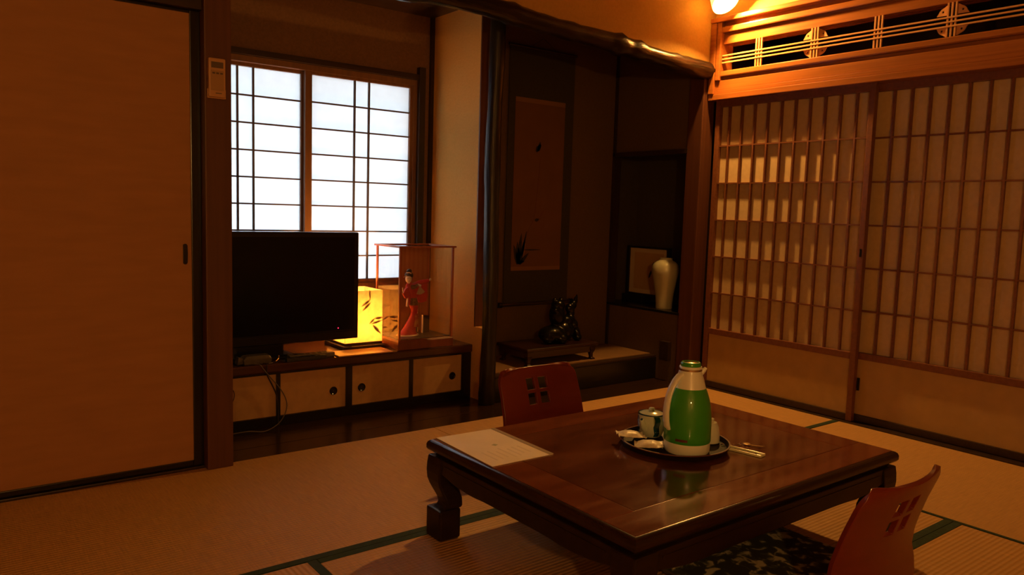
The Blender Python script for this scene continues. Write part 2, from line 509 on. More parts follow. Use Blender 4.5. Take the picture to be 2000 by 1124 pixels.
# left post and the sliding panel beside it
struct(box('trim_2', 'post_wood', 0.846, 0.944, YB - 0.05, YB + 0.07, 0, HC, bevel=0.004), 'square reddish-brown post left of the television', 'post')
kl = box('trim_3', 'dark_wood', XL, 0.846, YB - 0.03, YB + 0.07, 1.738, 1.80, bevel=0.003)
struct(kl, 'dark lintel over the plain sliding panel', 'lintel')
sl = box('trim_4', 'dark_wood', XL, 0.846, YB - 0.012, YB + 0.07, -0.05, 0.010, bevel=0.003)
struct(sl, 'dark sill under the plain sliding panel', 'sill')
f1 = empty('door_3', (0.36, YB, 0.01), 'plain tan paper sliding panel with black edge at the left', 'sliding door', kind='structure')
box('panel', 'fusuma_paper', -0.083, 0.808, YB + .004, YB + .024, 0.034, 1.726, f1)
for (x0, x1, z0, z1) in ((0.808, 0.8455, 0.0105, 1.7375), (-0.098, -0.083, 0.012, 1.737)):
    box('stile', 'black_lacquer', x0, x1, YB - .002, YB + .028, z0, z1, f1, 0.003)
box('rail', 'black_lacquer', -0.083, 0.808, YB - .001, YB + .027, 0.012, 0.034, f1, 0.003)
box('rail', 'black_lacquer', -0.083, 0.808, YB - .001, YB + .027, 1.726, 1.737, f1, 0.003)
h_ = B().prism([(0.777, .803), (0.782, .800), (0.789, .800), (0.793, .806), (0.794, .84), (0.793, .871), (0.789, .877), (0.782, .877), (0.777, .874)], 'y', YB - .001, YB + .006)
h_.done('finger_pull', 'black_lacquer', f1, 0.001)
f2 = empty('door_4', (-0.55, YB + .03, 0.01), 'plain tan paper sliding panel behind the left edge of the view', 'sliding door', kind='structure')
box('panel', 'fusuma_paper', XL, -0.06, YB + .034, YB + .054, 0.034, 1.726, f2)
box('rail', 'black_lacquer', XL, -0.06, YB + .031, YB + .057, 0.012, 0.034, f2)
box('rail', 'black_lacquer', XL, -0.06, YB + .031, YB + .057, 1.726, 1.737, f2)

struct(box('wall_light_block', 'dark_wood', XL - .15, 0.845, YB + .075, YB + .14, -0.25, HC + .05), 'unseen dark backing added behind the sliding panels to block daylight', 'wall')  # backing wall added to keep outside light from leaking round the panels
# window alcove and tokonoma shell
YW, XP = 3.925, 2.39
pf = empty('floor_alcove', (2.3, 3.3, 0), 'dark polished board floor in front of the cabinet and alcove', 'floor', kind='structure')
yb = [YB + .001, 3.19, 3.34, 3.49]
for a, c in zip(yb[:-1], yb[1:]):
    box('plank', 'floor_boards', 0.80, 3.72, a + .001, c - .001, -0.06, -0.002, pf, 0.002)
struct(box('floor_base', 'plaster', 0.7, 4.65, 3.0, 4.1, -0.25, -0.062), 'filler slab added under the alcoves to block light from below', 'floor')  # unseen filler slab, added so sky light cannot rise through the plank gaps
struct(box('wall_alcove_left', 'wall_window', 0.74, 0.80, YB + .07, YW + .1, -0.05, 2.25), 'side wall hidden behind the post', 'wall')
struct(box('ceiling_alcove', 'dark_wood', 0.74, XR + .4, YB + .03, YW + .1, 2.13, 2.25), 'dark boarded ceiling of the alcoves', 'ceiling')
# window wall with its opening
WX0, WX1, WZ0, WZ1 = 0.985, 2.284, 0.585, 1.765
wb = B()
wb.box(0.80, WX0, YW, YW + .08, -0.05, 2.13)
wb.box(WX1, XP + .06, YW, YW + .08, -0.05, 2.13)
wb.box(WX0, WX1, YW, YW + .08, -0.05, WZ0)
wb.box(WX0, WX1, YW, YW + .08, WZ1, 2.13)
struct(wb.done('wall_window', 'wall_window'), 'brown plastered wall around the paper window', 'wall')
struct(box('trim_5', 'dark_wood', 0.80, 2.286, YW - .03, YW + .005, 1.767, 1.797, bevel=.002), 'dark strip running above the paper window', 'trim')
struct(box('trim_6', 'dark_wood_z', 2.286, 2.326, YW - .035, YW + .005, 0.30, 1.838, bevel=.002), 'dark upright strip right of the paper window', 'trim')
struct(box('trim_7', 'dark_wood_z', 2.368, XP, YW - .02, YW + .002, 0.30, 2.13), 'thin dark corner strip right of the window', 'trim')
w1 = empty('window_1', (1.63, YW, WZ0), 'bright two-panel paper window behind the television', 'window', kind='structure')
fb = B()
fb.box(WX0, WX1, YW - .012, YW + .07, 1.735, WZ1).box(WX0, WX1, YW - .012, YW + .07, WZ0, 0.612)
fb.box(2.262, WX1, YW - .012, YW + .07, 0.612, 1.735).box(WX0, 1.0, YW - .012, YW + .07, 0.612, 1.735)
fb.done('window_frame', 'sash_wood', w1)
def sash(gx0, gx1, y, vx, sx0, sx1):
    s = empty('sash', ((gx0 + gx1) / 2, y, 0.612))
    s.parent = w1
    s.location = WORLD[s.name] - WORLD[w1.name]
    box('stile', 'sash_wood', sx0, gx0, y - .012, y + .012, 0.612, 1.735, s, .002)
    box('stile', 'sash_wood', gx1, sx1, y - .012, y + .012, 0.612, 1.735, s, .002)
    box('rail', 'sash_wood', gx0, gx1, y - .012, y + .012, 1.718, 1.735, s, .002)
    box('rail', 'sash_wood', gx0, gx1, y - .012, y + .012, 0.612, 0.632, s, .002)
    for x in vx:
        box('lattice_bar', 'sash_bar', x - .0045, x + .0045, y - .009, y + .003, 0.632, 1.718, s)
    for k in range(7):
        z = 1.578 - 0.136 * k
        box('lattice_bar', 'sash_bar', gx0, gx1, y - .0085, y + .003, z - .0038, z + .0038, s)
    box('paper', 'window_paper', gx0, gx1, y + .003, y + .0045, 0.632, 1.718, s)
sash(1.016, 1.604, YW + .035, (1.275, 1.355), 1.0, 1.640)
sash(1.654, 2.242, YW + .008, (1.901, 1.987), 1.616, 2.262)
# outdoors beyond the window
struct(box('ground_outside', 'outside_ground', -6, 9, YW + .3, 14, -0.6, -0.5), 'grey ground outside the window', 'ground')
struct(box('roof_eave', 'outside_eave', -1.5, 5, YW + .08, YW + 0.75, 2.15, 2.25), 'roof eave outside the window', 'eave')

# partition between window recess and tokonoma, with its tall slot
TP = 2.46
pb = B()
pb.box(XP, TP, 3.437, YW + .08, -0.05, 2.13).box(XP, TP, 3.335, 3.437, -0.05, 0.398)
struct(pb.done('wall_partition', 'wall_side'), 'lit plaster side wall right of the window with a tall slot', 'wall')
struct(box('trim_16', 'post_wood', XP - .001, TP, 3.428, 3.437, 0.398, 2.13), 'thin brown wooden edge of the tall slot by the alcove post', 'trim')
# tokonoma
YT, XT, ZT, YF = 3.735, 3.705, 0.15, 3.275
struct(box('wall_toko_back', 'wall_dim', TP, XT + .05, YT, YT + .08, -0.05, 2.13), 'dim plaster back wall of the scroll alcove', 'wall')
tf = empty('floor_toko', (3.08, 3.5, 0), 'raised matting floor of the scroll alcove', 'floor', kind='structure')
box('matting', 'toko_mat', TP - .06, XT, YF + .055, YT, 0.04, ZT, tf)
box('front_rail', 'black_lacquer', TP - .10, XT + .03, YF, YF + .05, -0.002, ZT - .016, tf, .004)
box('front_lip', 'dark_wood', TP - .06, XT, YF + .004, YF + .055, ZT - .016, ZT - .004, tf, .002)
# toko post (rough bark)
pts, rs = [], []
for i in range(40):
    z = 2.13 * i / 39
    pts.append((2.386 + .004 * math.sin(z * 4), 3.292 + .003 * math.sin(z * 5 + 1), z))
    rs.append(0.041 + 0.002 * math.sin(z * 11) + rnd.uniform(-.001, .001) + (.004 if z < .1 else 0))
struct(B().tube(pts, rs, 16).done('trim_8', 'post_bark', smooth=True), 'dark rough-barked alcove post beside the far chair', 'post')
# right side wall of the tokonoma with niche
nb = B()
nb.box(XT, XT + .05, 3.11, YT, -0.05, 0.424)
nb.box(XT, XT + .05, 3.11, YT, 1.446, 2.13)
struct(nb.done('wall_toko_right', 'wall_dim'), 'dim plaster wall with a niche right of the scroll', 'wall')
ng = B()
ng.box(4.02, 4.07, 3.0, 3.92, 0.30, 1.55).box(XT + .003, 4.07, 3.80, 3.92, 0.30, 1.55).box(XT + .05, 4.07, 3.04, 3.10, 0.30, 1.55)
ng.box(XT + .049, 4.07, 3.10, 3.82, 1.446, 1.55).box(XT + .049, 4.07, 3.10, 3.82, 0.30, 0.424)
struct(ng.done('wall_niche', 'wall_green'), 'dark green plaster lining of the vase niche', 'wall')
struct(box('trim_9', 'black_lacquer', XT - .012, 4.02, 3.10, 3.80, 0.424, 0.44, bevel=.002), 'black ledge board under the white vase', 'ledge')
struct(box('trim_10', 'dark_wood', XT - .012, XT + .05, 3.10, YT, 1.418, 1.446, bevel=.002), 'dark bar along the top of the vase niche', 'trim')
struct(box('trim_11', 'dark_wood_z', XT - .012, XT + .05, YT - .022, YT + .08, ZT, 2.13), 'thin dark strip in the corner of the scroll alcove', 'trim')
struct(box('trim_12', 'dark_wood_z', XT - .03, XT, 3.155, 3.225, ZT - .02, ZT + .10, bevel=.003), 'short dark block at the end of the alcove front', 'trim')
# corner post
struct(box('trim_13', 'corner_post', 3.695, 3.80, 3.0, 3.11, 0, 1.93, bevel=.006), 'reddish corner post between alcove and paper doors', 'post')

# right wall: paper sliding doors, lintel, transom
struct(box('trim_14', 'dark_wood', 3.752, 3.90, YN, 3.0, -0.05, 0.006, bevel=.002), 'dark sill track under the paper doors', 'sill')
struct(box('wall_right_upper', 'wall_sand', 3.76, 3.84, YN, 3.05, 2.19, HC + .02), 'sand-plastered wall above the transom', 'wall')
dk = B()
dk.box(4.55, 4.6, YN - .1, 3.04, -0.1, HC + .1).box(3.84, 4.6, YN - .15, YN - .1, -0.1, HC + .1).box(3.80, 4.6, 3.035, 3.04, -0.1, HC + .1)
dk.box(3.84, 4.6, YN - .1, 3.04, HC, HC + .1).box(3.895, 4.6, YN - .1, 3.04, -0.1, -0.05)
struct(dk.done('wall_corridor', 'dark_wood'), 'dark corridor beyond the transom', 'wall')

def shoji(name, y0, y1, x, label, n_bars, bars, first_from):
    """y0 < y1; lattice faces the room at x"""
    d = empty(name, (x, (y0 + y1) / 2, 0.006), label, 'paper door', kind='structure')
    st = 0.031
    zt0, zr1, zr0, zb = 1.685, 0.367, 0.332, 0.043
    for a in (y0, y1 - st):
        box('stile', 'lattice_wood', x - .002, x + .028, a, a + st, 0.008, 1.728, d, .003)
    box('top_rail', 'lattice_wood', x, x + .027, y0 + st, y1 - st, zt0, 1.728, d, .003)
    box('middle_rail', 'lattice_wood', x - .001, x + .027, y0 + st, y1 - st, zr0, zr1, d, .003)
    box('bottom_rail', 'dark_wood', x, x + .027, y0 + st, y1 - st, 0.008, zb, d, .003)
    for k in range(5):
        z = 1.458 - 0.219 * k
        box('lattice_bar', 'lattice_wood', x + .009, x + .026, y0 + st, y1 - st, z - .004, z + .004, d)
    for y in bars:
        box('lattice_bar', 'lattice_wood', x + .0082, x + .025, y - .0048, y + .0048, zr1, zt0, d)
    box('paper', 'shoji_paper', x + .026, x + .0275, y0 + st, y1 - st, zr1 - .01, zt0 + .01, d)
    box('hip_panel', 'hip_paper', x + .014, x + .020, y0 + st, y1 - st, zb - .005, zr0 + .005, d)
    return d
d1 = shoji('door_1', 1.997, 2.965, 3.772, 'paper lattice door next to the corner post, lit by the lamp', 10, [2.874 - .0863 * k for k in range(10)], 0)
box('finger_pull', 'black_lacquer', 3.769, 3.776, 2.006, 2.018, 0.86, 0.90, d1)
d2 = shoji('door_2', 1.02, 2.045, 3.806, 'dim paper lattice door at the right edge of the view', 11, [1.925 - .0865 * k for k in range(10)], 0)
box('finger_pull', 'black_lacquer', 3.8025, 3.810, 1.985, 1.996, 0.17, 0.235, d2)
shoji('door_5', 0.02, 1.05, 3.772, 'paper lattice door beyond the right edge of the view', 11, [0.935 - .0863 * k for k in range(10)], 0)
shoji('door_6', -0.98, 0.05, 3.806, 'paper lattice door far outside the view', 11, [-0.05 - .0863 * k for k in range(10)], 0)
struct(box('wall_right_near', 'plaster', 3.77, 3.84, YN, -0.98, -0.05, 1.73), 'plaster wall beyond the paper doors', 'wall')

tr = empty('trim_15', (3.76, 1.0, 1.73), 'carved wooden transom with triple bars above the paper doors', 'transom', kind='structure')
Y0t, Y1t = YN, 2.995
box('lintel_board', 'transom_wood', 3.729, 3.86, Y0t, Y1t, 1.722, 1.756, tr, .003)
box('lintel_board', 'transom_wood', 3.736, 3.86, Y0t, Y1t, 1.757, 1.779, tr, .002)
box('lintel_board', 'transom_wood', 3.743, 3.86, Y0t, Y1t, 1.780, 1.834, tr, .002)
box('moulding', 'transom_wood', 3.766, 3.85, Y0t, Y1t, 1.834, 1.855, tr)
box('moulding', 'transom_wood', 3.738, 3.85, Y0t, 2.925, 1.855, 1.888, tr, .006)
box('upper_board', 'transom_wood', 3.756, 3.85, Y0t, 2.925, 2.043, 2.098, tr, .004)
box('moulding', 'transom_wood', 3.734, 3.85, Y0t, 2.95, 2.106, 2.138, tr, .006)
box('moulding', 'transom_wood', 3.762, 3.85, Y0t, 2.95, 2.098, 2.17, tr)
box('moulding', 'transom_wood', 3.715, 3.85, Y0t, Y1t, 2.165, 2.192, tr, .005)
box('end_frame', 'transom_wood', 3.730, 3.85, 2.925, 2.955, 1.834, 2.165, tr, .004)
box('end_frame', 'transom_wood', 3.722, 3.85, 2.957, Y1t, 1.757, 2.165, tr, .004)
for z in (1.937, 1.957, 1.977):
    box('transom_bar', 'transom_bar', 3.748, 3.758, Y0t, 2.925, z - .0035, z + .0035, tr)
def medallion(yc, zc):
    for sy in (1, -1):
        for sz in (1, -1):
            # scalloped quarter disc with a small pierced hole
            R, n, gy, gz = 0.072, 26, 0.0225, 0.0255
            out = []
            for i in range(n + 1):
                a = math.pi / 2 * i / n
                r = R * (1 + 0.035 * abs(math.sin(a * 6)))
                py, pz = r * math.cos(a), r * math.sin(a)
                if py >= gy and pz >= gz:
                    out.append((py, pz))
            hy, hz, hr = 0.043, 0.043, 0.0055
            bm = B()
            hole = [(hy + hr * math.cos(2 * math.pi * k / 8 + .4), hz + hr * math.sin(2 * math.pi * k / 8 + .4)) for k in range(8)]
            outer = [(gy, gz), (out[0][0], gz)] + out + [(gy, out[-1][1])]
            vs = []
            for xx in (3.7605, 3.768):
                vo = [bm.bm.verts.new((xx, yc + sy * p[0], zc + sz * p[1])) for p in outer]
                vh = [bm.bm.verts.new((xx, yc + sy * p[0], zc + sz * p[1])) for p in hole]
                eds = [bm.bm.edges.new((vo[i], vo[(i + 1) % len(vo)])) for i in range(len(vo))]
                eds += [bm.bm.edges.new((vh[i], vh[(i + 1) % 8])) for i in range(8)]
                bmesh.ops.triangle_fill(bm.bm, edges=eds, use_beauty=True)
                vs.append((vo, vh))
            for a, c in zip(vs[0], vs[1]):
                for i in range(len(a)):
                    j = (i + 1) % len(a)
                    bm.bm.faces.new((a[i], a[j], c[j], c[i]))
            bm.done('medallion_quarter', 'transom_bar', tr)
for k in range(11):
    yc = 2.68 - 0.34 * k
    for dy in (-.0175, 0, .0175):
        box('transom_bar', 'transom_bar', 3.751, 3.760, yc + dy - .0035, yc + dy + .0035, 1.888, 2.043, tr)
    if k % 2 == 1 and k < 8:
        medallion(yc, 1.964)

# ================================================================== LAMPS
lp = empty('pendant_lamp', (LAMP_POS.x, LAMP_POS.y, HC), 'glowing pendant lamp hanging in the corner above the transom', 'lamp')
lx, ly, lz = LAMP_POS
B().lathe([(0.001, 0), (0.05, 0), (0.05, -.015), (0.012, -.03), (.001, -.03)], (lx, ly, HC), 24).done('ceiling_rose', 'socket', lp, smooth=True)
# the head is tilted into the room
TILT = Matrix.Translation(LAMP_POS) @ Matrix.Rotation(math.radians(-42), 4, Vector((0.15, 0.99, 0)).cross(Vector((0, 0, 1)))) @ Matrix.Translation(-LAMP_POS)
def tilted(b_):
    bmesh.ops.transform(b_.bm, matrix=TILT, verts=b_.bm.verts)
    return b_
htop = TILT @ (LAMP_POS + Vector((0, 0, .102)))
B().tube([(lx, ly, HC - .028), (htop.x, htop.y, htop.z + .03), htop], .003).done('cord', 'socket', lp)
tilted(B().lathe([(.001, .105), (.02, .10), (.022, .04), (.016, .03), (.001, .03)], (lx, ly, lz), 20)).done('socket', 'socket', lp, smooth=True)
tilted(B().lathe([(.001, .036), (.012, .032), (.0215, .02), (.029, .004), (.030, -.006), (.025, -.020), (.013, -.029), (.001, -.031)], (lx, ly, lz), 20)).done('bulb', 'bulb_glow', lp, smooth=True)
tilted(B().lathe([(.024, .09), (.045, .07), (.062, .02), (.074, -.02), (.080, -.046), (.0785, -.046), (.072, -.02), (.060, .02), (.043, .068), (.024, .087)], (lx, ly, lz), 32, cap=False)).done('shade', 'shade_glass', lp, smooth=True)
# standing lamp out of view behind the camera
l2 = empty('standing_lamp', (LAMP2_POS.x, LAMP2_POS.y, 0), 'standing lamp with a round globe near the unseen wall', 'lamp')
gx, gy, gz = LAMP2_POS
B().lathe([(.001, 0), (.13, 0), (.13, .018), (.02, .03), (.001, .03)], (gx, gy, 0.001), 28).done('base', 'dark_wood', l2, smooth=True)
B().tube([(gx, gy, .03), (gx, gy, gz - .032)], .010).done('pole', 'dark_wood', l2)
B().ell((gx, gy, gz), .035, .035, .035, 24, 14).done('globe', 'bulb2_glow', l2, smooth=True)

# ================================================================== CABINET, COUNTER AND WHAT STANDS ON IT
YC = 3.45
cb = empty('low_cabinet', (1.6, YC, 0), 'low built-in cabinet with pale sliding doors under the television', 'cabinet')
fr = B()
fr.box(0.805, 2.386, YC, YW - .01, 0.0, 0.045).box(0.805, 2.386, YC + .002, YW - .01, 0.246, 0.256)
for a, c in ((0.805, .95), (1.287, 1.306), (1.639, 1.672), (1.999, 2.020), (2.327, 2.386)):
    fr.box(a, c, YC + .001, YC + .03, 0.045, 0.246)
fr.box(0.805, 2.386, YC + .05, YC + .06, 0.045, 0.246)
fr.done('cabinet_frame', 'black_lacquer', cb)
for a, c, kx in ((0.95, 1.287, 1.03), (1.306, 1.639, 1.576), (1.672, 1.999, 1.728), (2.020, 2.327, 2.270)):
    d = box('door', 'cab_door', a, c, YC + .010, YC + .024, 0.046, 0.245, cb)
    B().lathe([(.001, 0), (.020, 0), (.020, .004), (.017, .0055), (.014, .003), (.001, .003)], (0, 0, 0), 20)
    pl = B()
    rings = []
    for r, t in ((.001, .001), (.013, .001), (.0165, .004), (.020, .003), (.021, 0)):
        rings.append([(kx + r * math.cos(2 * math.pi * i / 20), YC + .010 - t, 0.131 + r * math.sin(2 * math.pi * i / 20)) for i in range(20)])
    pl.loops(rings, cap=False)
    pl.done('finger_pull', 'black_lacquer', d, smooth=True)
ct = B().box(0.805, 2.388, YC - .010, YW - .002, 0.256, 0.30).done('counter', 'counter_wood', None, .008)
tag(ct, 'dark glossy wooden counter top along the window', 'counter')

# television
tv = empty('television', (1.27, 3.57, 0.30), 'large black flat television on the counter', 'television')
box('casing', 'tv_black', 0.815, 1.746, 3.542, 3.595, 0.368, 0.907, tv, .008)
box('screen', 'tv_screen', 0.842, 1.720, 3.5395, 3.545, 0.418, 0.882, tv)
box('lower_bezel', 'tv_black', 0.830, 1.733, 3.537, 3.545, 0.372, 0.410, tv, .002)
box('stand_neck', 'tv_black', 1.12, 1.36, 3.552, 3.59, 0.315, 0.375, tv, .004)
B().rects([(0.3005, 1.04, 1.42, 3.525, 3.68), (0.310, 1.04, 1.42, 3.525, 3.68), (0.318, 1.07, 1.39, 3.54, 3.66)]).done('stand_base', 'tv_black', tv, .004)
B().ell((1.634, 3.5365, 0.428), .0032, .002, .0032, 12, 8).done('power_light', 'led', tv, smooth=True)

# paper lantern on the counter
an = empty('paper_lantern', (1.81, 3.70, 0.30), 'glowing square paper lantern beside the television', 'lamp')
ax0, ax1, ay0, ay1, az0, az1 = 1.700, 1.915, 3.602, 3.815, 0.332, 0.602
B().rects([(0.3005, 1.690, 1.922, 3.585, 3.83), (0.316, 1.690, 1.922, 3.585, 3.83), (0.318, 1.70, 1.915, 3.60, 3.815), (0.332, 1.70, 1.915, 3.60, 3.815)]).done('base', 'case_floor', an, .003)
t = .0012
ap = []
ap.append(box('paper_side', 'andon_paper', ax0, ax1, ay0, ay0 + t, az0, az1, an))
ap.append(box('paper_side', 'andon_paper', ax0, ax1, ay1 - t, ay1, az0, az1, an))
ap.append(box('paper_side', 'andon_paper', ax0, ax0 + t, ay0 + t, ay1 - t, az0, az1, an))
ap.append(box('paper_side', 'andon_paper', ax1 - t, ax1, ay0 + t, ay1 - t, az0, az1, an))
def leaf(p0, p1, w, y, parent, axis='y'):
    p0, p1 = Vector(p0), Vector(p1)
    d = (p1 - p0)
    nrm = Vector((-d.y, d.x)).normalized()
    poly = []
    for t_, k in ((0, .15), (.25, .8), (.5, 1), (.75, .6), (1, .05)):
        poly.append(tuple(p0 + d * t_ + nrm * w * k))
    for t_, k in ((1, .05), (.75, .6), (.5, 1), (.25, .8), (0, .15)):
        poly.append(tuple(p0 + d * t_ - nrm * w * k))
    return B().prism(poly, axis, y, y + .0006).done('leaf_shape', 'andon_leaf', parent)
for (a, c, w) in (((1.838, .604), (1.842, .545), .005), ((1.842, .550), (1.795, .518), .006), ((1.845, .537), (1.800, .495), .006), ((1.914, .455), (1.865, .452), .007), ((1.868, .452), (1.838, .425), .006), ((1.858, .420), (1.905, .370), .008), ((1.91, .44), (1.845, .424), .006)):
    leaf(a, c, w, ay0 + .002, ap[0])
for (a, c, w) in (((3.61, .46), (3.68, .43), .005), ((3.65, .50), (3.72, .47), .005), ((3.62, .40), (3.69, .385), .006)):
    leaf(a, c, w, ax1 - .0026, ap[3], 'x')
B().ell((1.822, 3.650, 0.400), .018, .018, .022, 16, 10).done('bulb', 'andon_glow', an, smooth=True)
B().tube([(1.822, 3.650, .338), (1.822, 3.650, .380)], .010).done('socket', 'socket', an)

# glass display case
gc = empty('display_case', (2.095, 3.58, 0.30), 'wood-framed glass display case holding a doll', 'display case')
cx0, cx1, cy0, cy1, cz1 = 1.932, 2.262, 3.455, 3.715, 0.840
B().rects([(0.3005, cx0 - .004, cx1 + .004, cy0 - .004, cy1 + .004), (0.343, cx0 - .004, cx1 + .004, cy0 - .004, cy1 + .004), (0.352, cx0 + .002, cx1 - .002, cy0 + .002, cy1 - .002)]).done('base', 'case_base', gc, .002)
box('inner_floor', 'case_floor', cx0 + .012, cx1 - .012, cy0 + .012, cy1 - .012, 0.352, 0.356, gc)
pw = .011
for a in (cx0, cx1 - pw):
    for c in (cy0, cy1 - pw):
        box('post', 'case_wood', a, a + pw, c, c + pw, 0.350, 0.832, gc, .001)
tb = B()
tb.box(cx0 - .008, cx1 + .008, cy0 - .008, cy0 + pw, .832, .841).box(cx0 - .008, cx1 + .008, cy1 - pw, cy1 + .008, .832, .841)
tb.box(cx0 - .008, cx0 + pw, cy0 + pw, cy1 - pw, .832, .841).box(cx1 - pw, cx1 + .008, cy0 + pw, cy1 - pw, .832, .841)
tb.done('top_frame', 'case_wood', gc)
def pane(x0, x1, y0, y1, z0, z1):
    box('glass_pane', 'case_glass', x0, x1, y0, y1, z0, z1, gc)
pane(cx0 + pw, cx1 - pw, cy0 + .004, cy0 + .0055, .352, .832)
pane(cx0 + .004, cx0 + .0055, cy0 + pw, cy1 - pw, .352, .832)
pane(cx1 - .0055, cx1 - .004, cy0 + pw, cy1 - pw, .352, .832)
pane(cx0 + pw, cx1 - pw, cy0 + pw, cy1 - pw, .835, .8365)
box('back_panel', 'case_back', 2.075, cx1 - pw, cy1 - .007, cy1 - .003, .352, .832, gc)
pane(cx0 + pw, 2.075, cy1 - .0055, cy1 - .004, .352, .832)

# doll inside
dl = empty('dancing_doll', (2.066, 3.575, 0.356), 'small dancing doll in a red kimono inside the glass case', 'doll')
D0 = Vector((2.062, 3.575, 0.357))
def dloft(secs, name, mtl, parent, n=20):
    rings = []
    for z, cx, cy, rx, ry in secs:
        rings.append([(D0.x + cx + rx * math.cos(2 * math.pi * k / n), D0.y + cy + ry * math.sin(2 * math.pi * k / n), D0.z + z) for k in range(n)])
    return B().loops(rings).done(name, mtl, parent, smooth=True)
kim = dloft([(.148, .027, 0, .023, .020), (.165, .022, 0, .026, .022), (.20, .014, 0, .026, .021), (.235, .007, 0, .027, .020), (.255, .002, 0, .026, .018), (.268, -.002, 0, .022, .016), (.280, -.004, 0, .013, .011), (.286, -.005, 0, .009, .008)], 'kimono_top', 'kimono', dl)
sk = dloft([(0, -.014, -.004, .060, .042), (.006, -.013, -.004, .055, .038), (.025, -.004, -.002, .041, .031), (.05, .006, 0, .031, .026), (.08, .018, 0, .023, .022), (.105, .026, 0, .0185, .019), (.128, .030, 0, .0175, .0185), (.150, .027, 0, .023, .020)], 'kimono_skirt', 'kimono', dl)
dloft([(.045, .028, -.024, .014, .010), (.08, .031, -.018, .013, .010), (.115, .034, -.012, .010, .010)], 'skirt_pattern', 'kimono_gold', sk)
dloft([(-.0005, -.012, -.004, .066, .048), (.005, -.010, -.003, .062, .045)], 'hem_lining', 'lining', sk)
dloft([(.160, .0235, 0, .0270, .0228), (.185, .0175, 0, .0282, .0235), (.200, .014, 0, .0275, .0225)], 'obi', 'obi', dl)
hx = D0 + Vector((-.012, -.006, .304))
hd = B().ell(hx, .0170, .0185, .0235, 20, 14).ell(hx + Vector((.004, .003, -.026)), .008, .008, .016, 14, 8).done('head', 'doll_skin', dl, smooth=True)
for s in (-1, 1):
    B().ell(hx + Vector((-.006 + s * .008, -.0168, .002)), .0030, .0015, .0013, 10, 6).done('eye', 'doll_hair', hd)
B().ell(hx + Vector((-.006, -.0186, -.004)), .0022, .0025, .0042, 10, 6).done('nose', 'doll_skin', hd)
B().ell(hx + Vector((-.006, -.0162, -.0110)), .0032, .0016, .0016, 10, 6).done('mouth', 'doll_lip', hd)
hr = B().ell(hx + Vector((.006, .006, .018)), .0235, .0225, .019, 18, 12).ell(hx + Vector((.006, .004, .040)), .015, .015, .013, 14, 8).ell(hx + Vector((.015, .009, .004)), .011, .015, .016, 14, 8).done('hair', 'doll_hair', dl, smooth=True)
B().tube([hx + Vector((-.024, -.018, .033)), hx + Vector((-.010, -.024, .035)), hx + Vector((.003, -.022, .030))], .0032, 8).done('hair_comb', 'lining', hr)
B().tube([hx + Vector((-.036, -.012, .010)), hx + Vector((-.018, -.012, .018))], .0016, 6).done('hairpin', 'lining', hr)
arm = B().tube([D0 + Vector((.018, 0, .262)), D0 + Vector((.055, -.004, .280)), D0 + Vector((.10, -.006, .288)), D0 + Vector((.112, -.006, .290))], [.015, .013, .011, .009], 12).done('sleeve_arm', 'kimono', dl, smooth=True)
def drape(poly, y0, th, name, mtl, parent):
    return B().prism([(D0.x + p[0], D0.z + p[1]) for p in poly], 'y', D0.y + y0, D0.y + y0 + th).done(name, mtl, parent, .003)
drape([(.018, .27), (.11, .292), (.112, .20), (.106, .176), (.075, .170), (.060, .172), (.05, .20), (.03, .225)], .000, .014, 'hanging_sleeve', 'kimono', dl)
hb = B().ell(D0 + Vector((.117, -.006, .292)), .007, .005, .005, 10, 6)
for k, (dx, dz) in enumerate(((.010, .009), (.012, .006), (.013, .003), (.012, .0), (.004, .010))):
    hb.tube([D0 + Vector((.117, -.006, .292)), D0 + Vector((.117 + dx * .6, -.007, .292 + dz * .7)), D0 + Vector((.117 + dx, -.007, .292 + dz * 1.2))], [.0022, .002, .0014], 6)
hb.done('hand', 'doll_skin', dl, smooth=True)
drape([(-.020, .262), (-.036, .25), (-.050, .225), (-.036, .20), (-.024, .20), (-.020, .157), (-.006, .165), (-.002, .22)], -.018, .014, 'hanging_sleeve', 'kimono', dl)
drape([(-.024, .20), (-.0285, .157), (-.020, .154), (-.0195, .205)], -.021, .012, 'sleeve_lining', 'lining', dl)
B().tube([D0 + Vector((-.051, -.012, .258)), D0 + Vector((-.049, -.013, .236)), D0 + Vector((-.040, -.014, .218)), D0 + Vector((-.030, -.014, .212))], [.002, .0028, .0028, .002], 6).done('sleeve_edge', 'lining', dl)
fnb = B()
for k in range(7):
    a0 = math.radians(248 + 10 * k)
    a1 = math.radians(248 + 10 * (k + 1))
    am = (a0 + a1) / 2
    c0 = D0 + Vector((.040, -.032, .266))
    P = lambda a, r, yy: c0 + Vector((r * math.cos(a), yy, r * math.sin(a)))
    v = [fnb.bm.verts.new(p) for p in (P(a0, .006, 0), P(a0, .046, 0), P(am, .047, -.004), P(a1, .046, 0), P(a1, .006, 0), P(am, .006, -.001))]
    fnb.bm.faces.new((v[0], v[1], v[2], v[5]))
    fnb.bm.faces.new((v[5], v[2], v[3], v[4]))
bmesh.ops.solidify(fnb.bm, geom=list(fnb.bm.faces), thickness=.0012)
fnb.done('folding_fan', 'fan_paper', dl)
hb = B().ell(D0 + Vector((.034, -.030, .272)), .008, .006, .006, 10, 6)
for k in range(4):
    hb.tube([D0 + Vector((.034 + .003 * k, -.032, .274)), D0 + Vector((.038 + .003 * k, -.038, .270)), D0 + Vector((.038 + .003 * k, -.036, .263))], .0018, 6)
hb.tube([D0 + Vector((.032, -.03, .272)), D0 + Vector((.033, -.037, .266))], .0019, 6)
hb.done('hand', 'doll_skin', dl, smooth=True)
